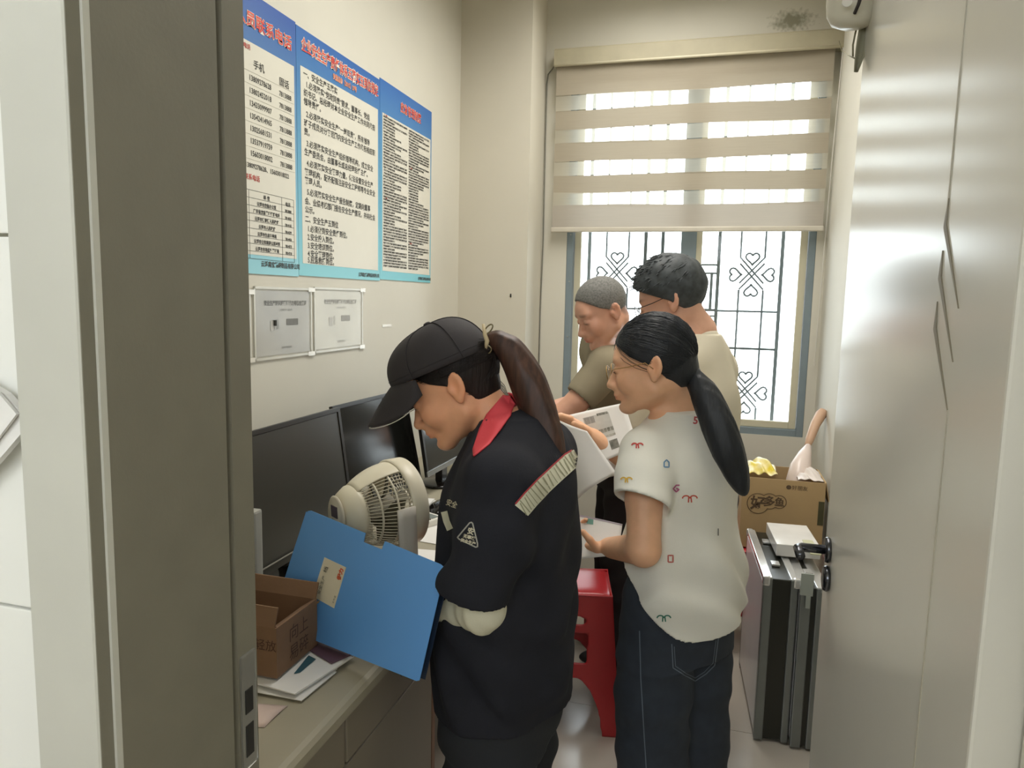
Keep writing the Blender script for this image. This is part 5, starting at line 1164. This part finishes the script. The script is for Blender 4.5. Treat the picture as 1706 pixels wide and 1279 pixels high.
# glasses
gold = mat('gold_wire', 'b08d57', .3, metal=.8); lens = mat('lens_clear', 'e4ebe9', .05, trans=.85)
def glasses(T, t, m, r=.0011, w_=.024, h_=.018, yc=.033, zc=-.006, x=.102, name='glasses'):
    g = MB()
    for s_ in (1, -1): g.tube([T((x-.10*abs(yc+w_*math.cos(a)-.03)**1.3*3, s_*(yc+w_*math.cos(a)), zc+h_*math.sin(a))) for a in [2*math.pi*i/22 for i in range(23)]], r, 6)
    g.tube([T((x, -.010, zc+.004)), T((x+.003, 0, zc+.007)), T((x, .010, zc+.004))], r, 6)
    for s_ in (1, -1): g.tube([T((x-.016, s_*(yc+w_), zc+.006)), T((x-.022, s_*.064, zc+.009)), T((.04, s_*.074, .006)), T((.0, s_*.080, .012)), T((-.018, s_*.081, -.004))], r, 6)
    go = g.done(name, m, t, True)
    for s_ in (1, -1): MB().prism([T((x-.002-.10*abs(yc+w_*math.cos(a)-.03)**1.3*3, s_*(yc+w_*.96*math.cos(a)), zc+h_*.96*math.sin(a))) for a in [2*math.pi*i/18 for i in range(18)]], Vector(-R_cur[:, 0]*.001)).done('lens', lens, go)
R_cur = R2_; glasses(T2, w2, gold)
for s_ in (1, -1): MB().tube([T2((.0868-.9*abs(y-.031)**1.6*6, s_*y, -.0065)) for y in (.020, .025, .031, .037, .043)], [.0004, .001, .0012, .001, .0005], 6).done('eyelashes', lash, body2, True)
# printed motifs
def motif(x, y, s_, col, nm):
    arc = lambda cx, cy, r, a0, a1: [(cx+r*math.cos(math.radians(a)), cy+r*.8*math.sin(math.radians(a))) for a in np.linspace(a0, a1, 9)]
    V, Fc = merge2([band2(arc(x-.52*s_, y, .5*s_, 180, 360), 2.2, 2, 1), band2(arc(x+.52*s_, y, .5*s_, 180, 360), 2.2, 2, 1), band2([(x-.15*s_, y-.2*s_), (x-.2*s_, y+.55*s_)], 2.2, 3, 1), band2([(x+.15*s_, y-.2*s_), (x+.25*s_, y+.55*s_)], 2.2, 3, 1)])
    lay('print_motif', V, Fc, bt, mat('print_'+nm, col, .7), w2, .002, nm+' curled print')
motif(1062, 742, 9, 'b5413c', 'red'); motif(1044, 799, 9, 'c9a23e', 'yellow'); motif(1149, 830, 12, 'b9503c', 'orange red'); motif(1106, 1029, 11, '2f6a58', 'green')
lay('print_figure', *text2('5', 17, 1158, 706, .1, 1, .5), bt, mat('print_red2', 'b04a48', .7), w2, .002)
lay('print_figure', *merge2([band2([(1106, 778), (1106, 770), (1110, 766), (1114, 770), (1114, 778), (1106, 778)], 2.2, 3, 1)]), bt, mat('print_blue', '5a83a5', .7), w2, .002)
lay('print_figure', *merge2([band2([(1132, 808), (1126, 808), (1121, 814), (1126, 819), (1131, 815), (1126, 813)], 2.4, 3, 1)]), bt, mat('print_pink', 'a8557a', .7), w2, .002)
lay('print_figure', *merge2([band2([(1113, 936), (1113, 925), (1121, 925), (1121, 936), (1113, 936)], 2.2, 3, 1)]), bt, mat('print_red3', 'b55a50', .7), w2, .002)
lay('print_figure', *band2([(1196, 880), (1196, 892)], 1.6, 3, 1), bt, mat('print_dark', '4c4c48', .7), w2, .002)

# ---- tall man with glasses in a cream shirt
m3 = thing('person', (-.02, 2.42, 0), 'tall person with bushy dark hair and glasses in a cream shirt before the window', 'person')
sk3 = skinmat('skin_rosy', 'cf9f86'); cream_s = mat('cream_shirt', 'd0c8b4', .85, var=.03, bump=.06, bscale=250)
f3 = Vector((-.98, .10, -.30)); R3_ = rotm(f3); sc3 = 1.06; o3 = A(P(1122, 501, Y=2.30))-R3_@A([-.023, .080, -.004])*sc3
bf = A([-.86, .51, 0]); bl3 = A([-.51, -.86, 0]); c3 = A([-.045, 2.40, 0]); Tz = lambda f, l, z: c3+bf*f+bl3*l+A([0, 0, z]); L6 = lambda f, l, z, rx, ry: (*(Tz(f, l, z)), rx, ry)
nb3 = Tz(.01, 0, 1.405)
F = Field((-.62, 2.08, .95), (.32, 2.90, 1.72), .0045)
T3 = head_sdf(F, R3_, o3, sc3, True, neck=nb3, nr=.054)
sL, sR = Tz(.01, .17, 1.285), Tz(.03, -.155, 1.275); eL = Tz(.10, .24, 1.04); wL = A(P(1052, 708, Y=2.28)); eR = Tz(.10, -.24, 1.04); wR = Tz(.34, -.10, 1.07)
F.chain([nb3, sL], [.05, .05], .03).chain([nb3, sR], [.05, .05], .03).cone(Tz(0, 0, 1.26), Tz(0, 0, 1.1), .06, .10, .03)
F.chain([sL, eL, wL], [.052, .042, .030], .015).chain([sR, eR, wR], [.052, .042, .030], .015)
d = wL-eL; d /= np.linalg.norm(d); hand_sdf(F, wL+d*.01, A([-.9, .2, .25]), (.1, .1, 1), (.5, .6, .4), side=-1); d = wR-eR; d /= np.linalg.norm(d); hand_sdf(F, wR+d*.01, d, (.1, .1, 1), (.5, .6, .4), side=1)
body3, _ = F.build('body', sk3, m3, tint=face_tint(R3_, o3, sc3, brow=.9))
F = Field((-.36, 2.10, .84), (.30, 2.80, 1.46), .005)
F.loft([L6(0, 0, .85, .135, .185), L6(0, 0, 1.0, .13, .18), L6(0, 0, 1.15, .128, .18), L6(0, 0, 1.25, .115, .17), L6(-.01, 0, 1.325, .085, .125), L6(.0, 0, 1.400, .066, .078)], .02, lat=tuple(bl3), wr=lambda p, u, v: .004*np.sin(6*np.arctan2(v, u)+8*p[..., 2])+.003*np.sin(30*p[..., 2]+6*u))
F.cone(nb3+A([0, 0, -.07]), sL, .075, .072, .03).cone(nb3+A([0, 0, -.07]), sR, .075, .072, .03); hL = sL*.25+eL*.75; hR = sR*.25+eR*.75
F.chain([sL, hL], [.072, .070], .025).chain([sR, hR], [.072, .070], .025)
for h, e, s_ in ((hL, eL, sL), (hR, eR, sR)):
    a_2 = (e-s_)/np.linalg.norm(e-s_); F.cone(h+a_2*.03, h+a_2*.12, .058, .066, .006, 's')
F.cone(nb3+A([0, 0, -.002]), nb3+A([0, 0, .08]), .060, .075, .008, 's')
sh3, b3 = F.build('shirt', cream_s, m3, label='cream collared shirt')
def coll(u, v):
    a = math.radians(-150+300*u)+math.atan2(bf[1], bf[0])+math.pi; r_ = .062+.022*v; return Vector(nb3+A([r_*math.cos(a)*.95, r_*math.sin(a)*.95, .010-.036*v]))
MB().grid(coll, 36, 4, .003).done('collar', cream_s, m3, True)
pelvis_lat = tuple(bl3); dkt = mat('dark_maroon_trousers', '33262a', .85, var=.1, scale=12)
legs(m3, 'trousers', dkt, [Tz(0, .09, .86), Tz(0, -.09, .86)], [Tz(.01, .095, .48), Tz(.01, -.095, .48)], [Tz(-.01, .1, .05), Tz(-.01, -.1, .05)], [.105, .085, .07], [L6(0, 0, .76, .12, .17), L6(0, 0, .88, .12, .165), L6(0, 0, .95, .10, .15)])
shoe(m3, Tz(0, .1, 0), bf, shm); shoe(m3, Tz(0, -.1, 0), bf, shm)
hg = mat('hair_black_hazed', '33383a', .65, var=.3, scale=60)  # black lifted to grey, backlit haze put into the hair colour
F = Field(o3-.19, o3+.20, .004)
reg = lambda x, y, z: np.maximum.reduce([x-np.interp(z, [-.06, -.03, .0, .03, .055, .08, .11], [-.06, -.04, -.012, .038, .078, .112, .12]), -(z+.052-.2*(x+.08))])
hair_fn(F, R3_, o3, (-.010, 0, .044), (.114, .092, .103), reg, lump=.0030, sc_=sc3, fr=90)
hr3, _ = F.build('hair', hg, m3, label='bushy dark hair'); tf = MB(); rnd = random.Random(11)
for i in range(420):
    a = rnd.uniform(0, 2*math.pi); e = rnd.uniform(.05, 1.5); d_ = A([math.cos(a)*math.cos(e), math.sin(a)*math.cos(e), math.sin(e)]); q = A([-.010, 0, .044])+d_*A([.112, .090, .101])
    if reg(q[0], q[1], q[2]) > -.004: continue
    t_ = np.cross(d_, A([.2, .3, 1])); t_ /= np.linalg.norm(t_)+1e-6; l_ = rnd.uniform(.012, .026); v1 = d_*.35+t_*rnd.uniform(-.4, .4)+A([.5, 0, -.3])*.9; v1 /= np.linalg.norm(v1)
    tf.tube([T3(q), T3(q+v1*l_*.5+d_*.001), T3(q+v1*l_*.9-d_*.002)], [.0024, .0018, .0004], 4, caps=False)
tf.done('hair_tufts', hg, hr3, True)['kind'] = 'stuff'
R_cur = R3_; glasses(T3, m3, mat('dark_wire', '3f3733', .4, metal=.4), .0014)

# ---- older man with cropped grey hair in a taupe T-shirt
m4_ = thing('person', (-.36, 2.92, 0), 'person with cropped grey hair in a taupe T-shirt bending over papers', 'person')
sk4 = skinmat('skin_pink', 'cf9d84'); taup = mat('taupe_jersey', '897f68', .85, var=.04, bump=.06, bscale=250)
f4 = Vector((-.78, -.50, -.45)); R4_ = rotm(f4); sc4 = 1.04; o4 = A(P(1027, 518, Y=2.62))-R4_@A([-.023, .080, -.004])*sc4
bf = A([-.90, -.30, 0]); bf /= np.linalg.norm(bf); bl4 = A([-bf[1], bf[0], 0])*1.0; bl4 = np.cross(A([0, 0, 1.]), bf); c4 = A([-.36, 2.92, 0]); Tz = lambda f, l, z: c4+bf*f+bl4*l+A([0, 0, z]); L6 = lambda f, l, z, rx, ry: (*(Tz(f, l, z)), rx, ry)
nb4 = Tz(.09, .05, 1.375)
F = Field((-.95, 2.30, .95), (.05, 3.26, 1.64), .0048)
T4 = head_sdf(F, R4_, o4, sc4, True, neck=nb4, nr=.058)
sL, sR = A(P(1012, 612, Y=2.62)), Tz(.03, -.16, 1.25); eL = A(P(962, 668, Y=2.56)); wL = A([-.60, 2.50, 1.02]); eR = Tz(.16, -.20, 1.05); wR = Tz(.36, -.06, 1.02)
F.chain([nb4, sL], [.05, .05], .03).chain([nb4, sR], [.05, .05], .03).cone(Tz(.05, .02, 1.26), Tz(.02, 0, 1.1), .06, .10, .03)
F.chain([sL, eL, wL], [.052, .043, .028], .015).chain([sR, eR, wR], [.052, .042, .028], .015)
d = wL-eL; d /= np.linalg.norm(d); hand_sdf(F, wL+d*.01, d, (0, 0, 1), (.4, .5, .4), side=-1); d = wR-eR; d /= np.linalg.norm(d); hand_sdf(F, wR+d*.01, d, (0, 0, 1), (.4, .5, .4), side=1)
def stub(c, x, y, z, mix):
    s_ = np.clip(-(x-np.interp(z, [-.06, -.02, .0, .03, .055, .085, .11], [-.065, -.045, -.01, .032, .058, .085, .10]))*80, 0, 1)*np.clip((z+.05-.2*(x+.08))*60, 0, 1)*(np.abs(y) < .0785)
    return mix(s_*.8, (.40, .42, .46))
body4, _ = F.build('body', sk4, m4_, tint=face_tint(R4_, o4, sc4, brow=.6, extra=stub))
F = Field((-.68, 2.42, .80), (.08, 3.22, 1.46), .005)
F.loft([L6(-.03, 0, .84, .135, .18), L6(-.01, 0, 1.0, .13, .175), L6(.02, .02, 1.15, .125, .185), L6(.05, .03, 1.26, .112, .18), L6(.08, .05, 1.33, .085, .13), L6(.10, .06, 1.365, .068, .085)], .02, lat=tuple(bl4), wr=lambda p, u, v: .004*np.sin(6*np.arctan2(v, u)+8*p[..., 2])+.003*np.sin(28*p[..., 2]+6*u))
F.cone(nb4+A([0, 0, -.07]), sL, .075, .070, .03).cone(nb4+A([0, 0, -.07]), sR, .075, .070, .03); hL = sL*.22+eL*.78; hR = sR*.3+eR*.7
F.chain([sL, hL], [.070, .064], .025).chain([sR, hR], [.070, .066], .025)
for h, e, s_ in ((hL, eL, sL), (hR, eR, sR)): a_2 = (e-s_)/np.linalg.norm(e-s_); F.cone(h+a_2*.045, h+a_2*.12, .058, .066, .006, 's')
F.cone(nb4+A([0, 0, -.002]), nb4+A([0, 0, .08]), .060, .075, .008, 's'); F.build('t_shirt', taup, m4_, label='taupe T-shirt')
pelvis_lat = tuple(bl4)
legs(m4_, 'trousers', mat('dark_grey_trousers', '2c2a2b', .85), [Tz(-.04, .09, .84), Tz(-.04, -.09, .84)], [Tz(-.02, .095, .48), Tz(-.02, -.095, .48)], [Tz(-.03, .1, .05), Tz(-.03, -.1, .05)], [.10, .085, .07], [L6(-.04, 0, .74, .12, .165), L6(-.04, 0, .86, .12, .16), L6(-.03, 0, .93, .10, .15)])
shoe(m4_, Tz(-.03, .1, 0), bf, shm); shoe(m4_, Tz(-.03, -.1, 0), bf, shm)
F = Field(o4-.16, o4+.16, .004)
reg = lambda x, y, z: np.maximum.reduce([x-np.interp(z, [-.06, -.03, .0, .03, .055, .085, .12], [-.065, -.048, -.02, .026, .05, .075, .09]), -(z+.045-.2*(x+.08))])
hair_fn(F, R4_, o4, (-.014, 0, .038), (.0965, .0765, .088), reg, lump=.0006, fr=260, sc_=sc4)
F.build('hair', mat('hair_grey', '6b6a66', .8, var=.25, scale=160), m4_, label='short grey hair')

# ---- the papers they hold
photo_g = mat('photo_dark', '4b4a42', .5, var=.35, scale=22, col2='a9a79c')
def sheet4(name, q, label, cat, prints=(), bulge=.02, par=None):
    """q: corners top-left, top-right, bottom-right, bottom-left as points"""
    a, b_, c_, d_ = [Vector(v) for v in q]; n = (b_-a).cross(d_-a).normalized(); n = n if n.y < 0 else -n
    f = lambda u, v: a.lerp(b_, u).lerp(d_.lerp(c_, u), v)+n*bulge*math.sin(math.pi*u)*(.5+.5*v)
    t = thing(name, f(.5, .5), label, cat); MB().grid(f, 18, 18, .0006).done('leaf', paper, t, True)
    for i, (u0, v0, u1, v1, m, nm) in enumerate(prints): MB().grid(lambda u, v: f(u0+(u1-u0)*u, v0+(v1-v0)*v)+n*.0012, 8, 6).done(nm, m, t, True)
    return t
sheet4('photo_sheet', [P(905, 702, Y=2.26), P(1040, 671, Y=2.20), P(1064, 745, Y=2.12), P(940, 800, Y=2.16)], 'large white sheet with printed photos held up behind the ponytail', 'paper',
       [(.22, .13, .41, .37, photo_g, 'printed_photo'), (.49, .12, .80, .60, mat('photo_pale', 'b9b8b2', .5, var=.2, scale=10), 'printed_photo'), (.50, .13, .62, .26, mat('photo_mid', '8b8a86', .5), 'printed_photo'), (.66, .10, .79, .15, photo_g, 'printed_photo'), (.62, .42, .80, .50, photo_g, 'printed_photo'), (.66, .56, .80, .60, photo_g, 'printed_photo'), (.70, .68, .80, .86, photo_g, 'printed_photo')], .012)
sheet4('front_sheet', [P(915, 690, Y=2.10), P(978, 718, Y=2.02), P(1027, 788, Y=1.98), P(955, 842, Y=2.02)], 'blank white sheet drooping in front of the photo sheet', 'paper', bulge=.03)
sheet4('back_sheet', [P(1000, 745, Y=2.32), P(1075, 690, Y=2.30), P(1060, 790, Y=2.2), P(1000, 800, Y=2.2)], 'white sheet half hidden behind the chin of the glasses wearer', 'paper', bulge=.01)
ps = sheet4('plastic_wallet', [P(945, 853, Y=2.00), P(1037, 873, Y=1.96), P(1030, 925, Y=1.90), P(945, 935, Y=1.93)], 'pale document wallet with a teal mark gripped in the near hand', 'document wallet', [(.38, .05, .50, .18, mat('teal_mark', '6f9c90', .5), 'teal_mark'), (.0, .0, 1, .045, mat('wallet_edge', 'a39aa4', .4), 'top_edge')], .01)
sheet4('white_sheet', [P(880, 675, Y=2.75), P(960, 676, Y=2.75), P(965, 700, Y=2.5), P(880, 704, Y=2.5)], 'bright white sheet under the forearm of the grey haired person', 'paper', bulge=0)
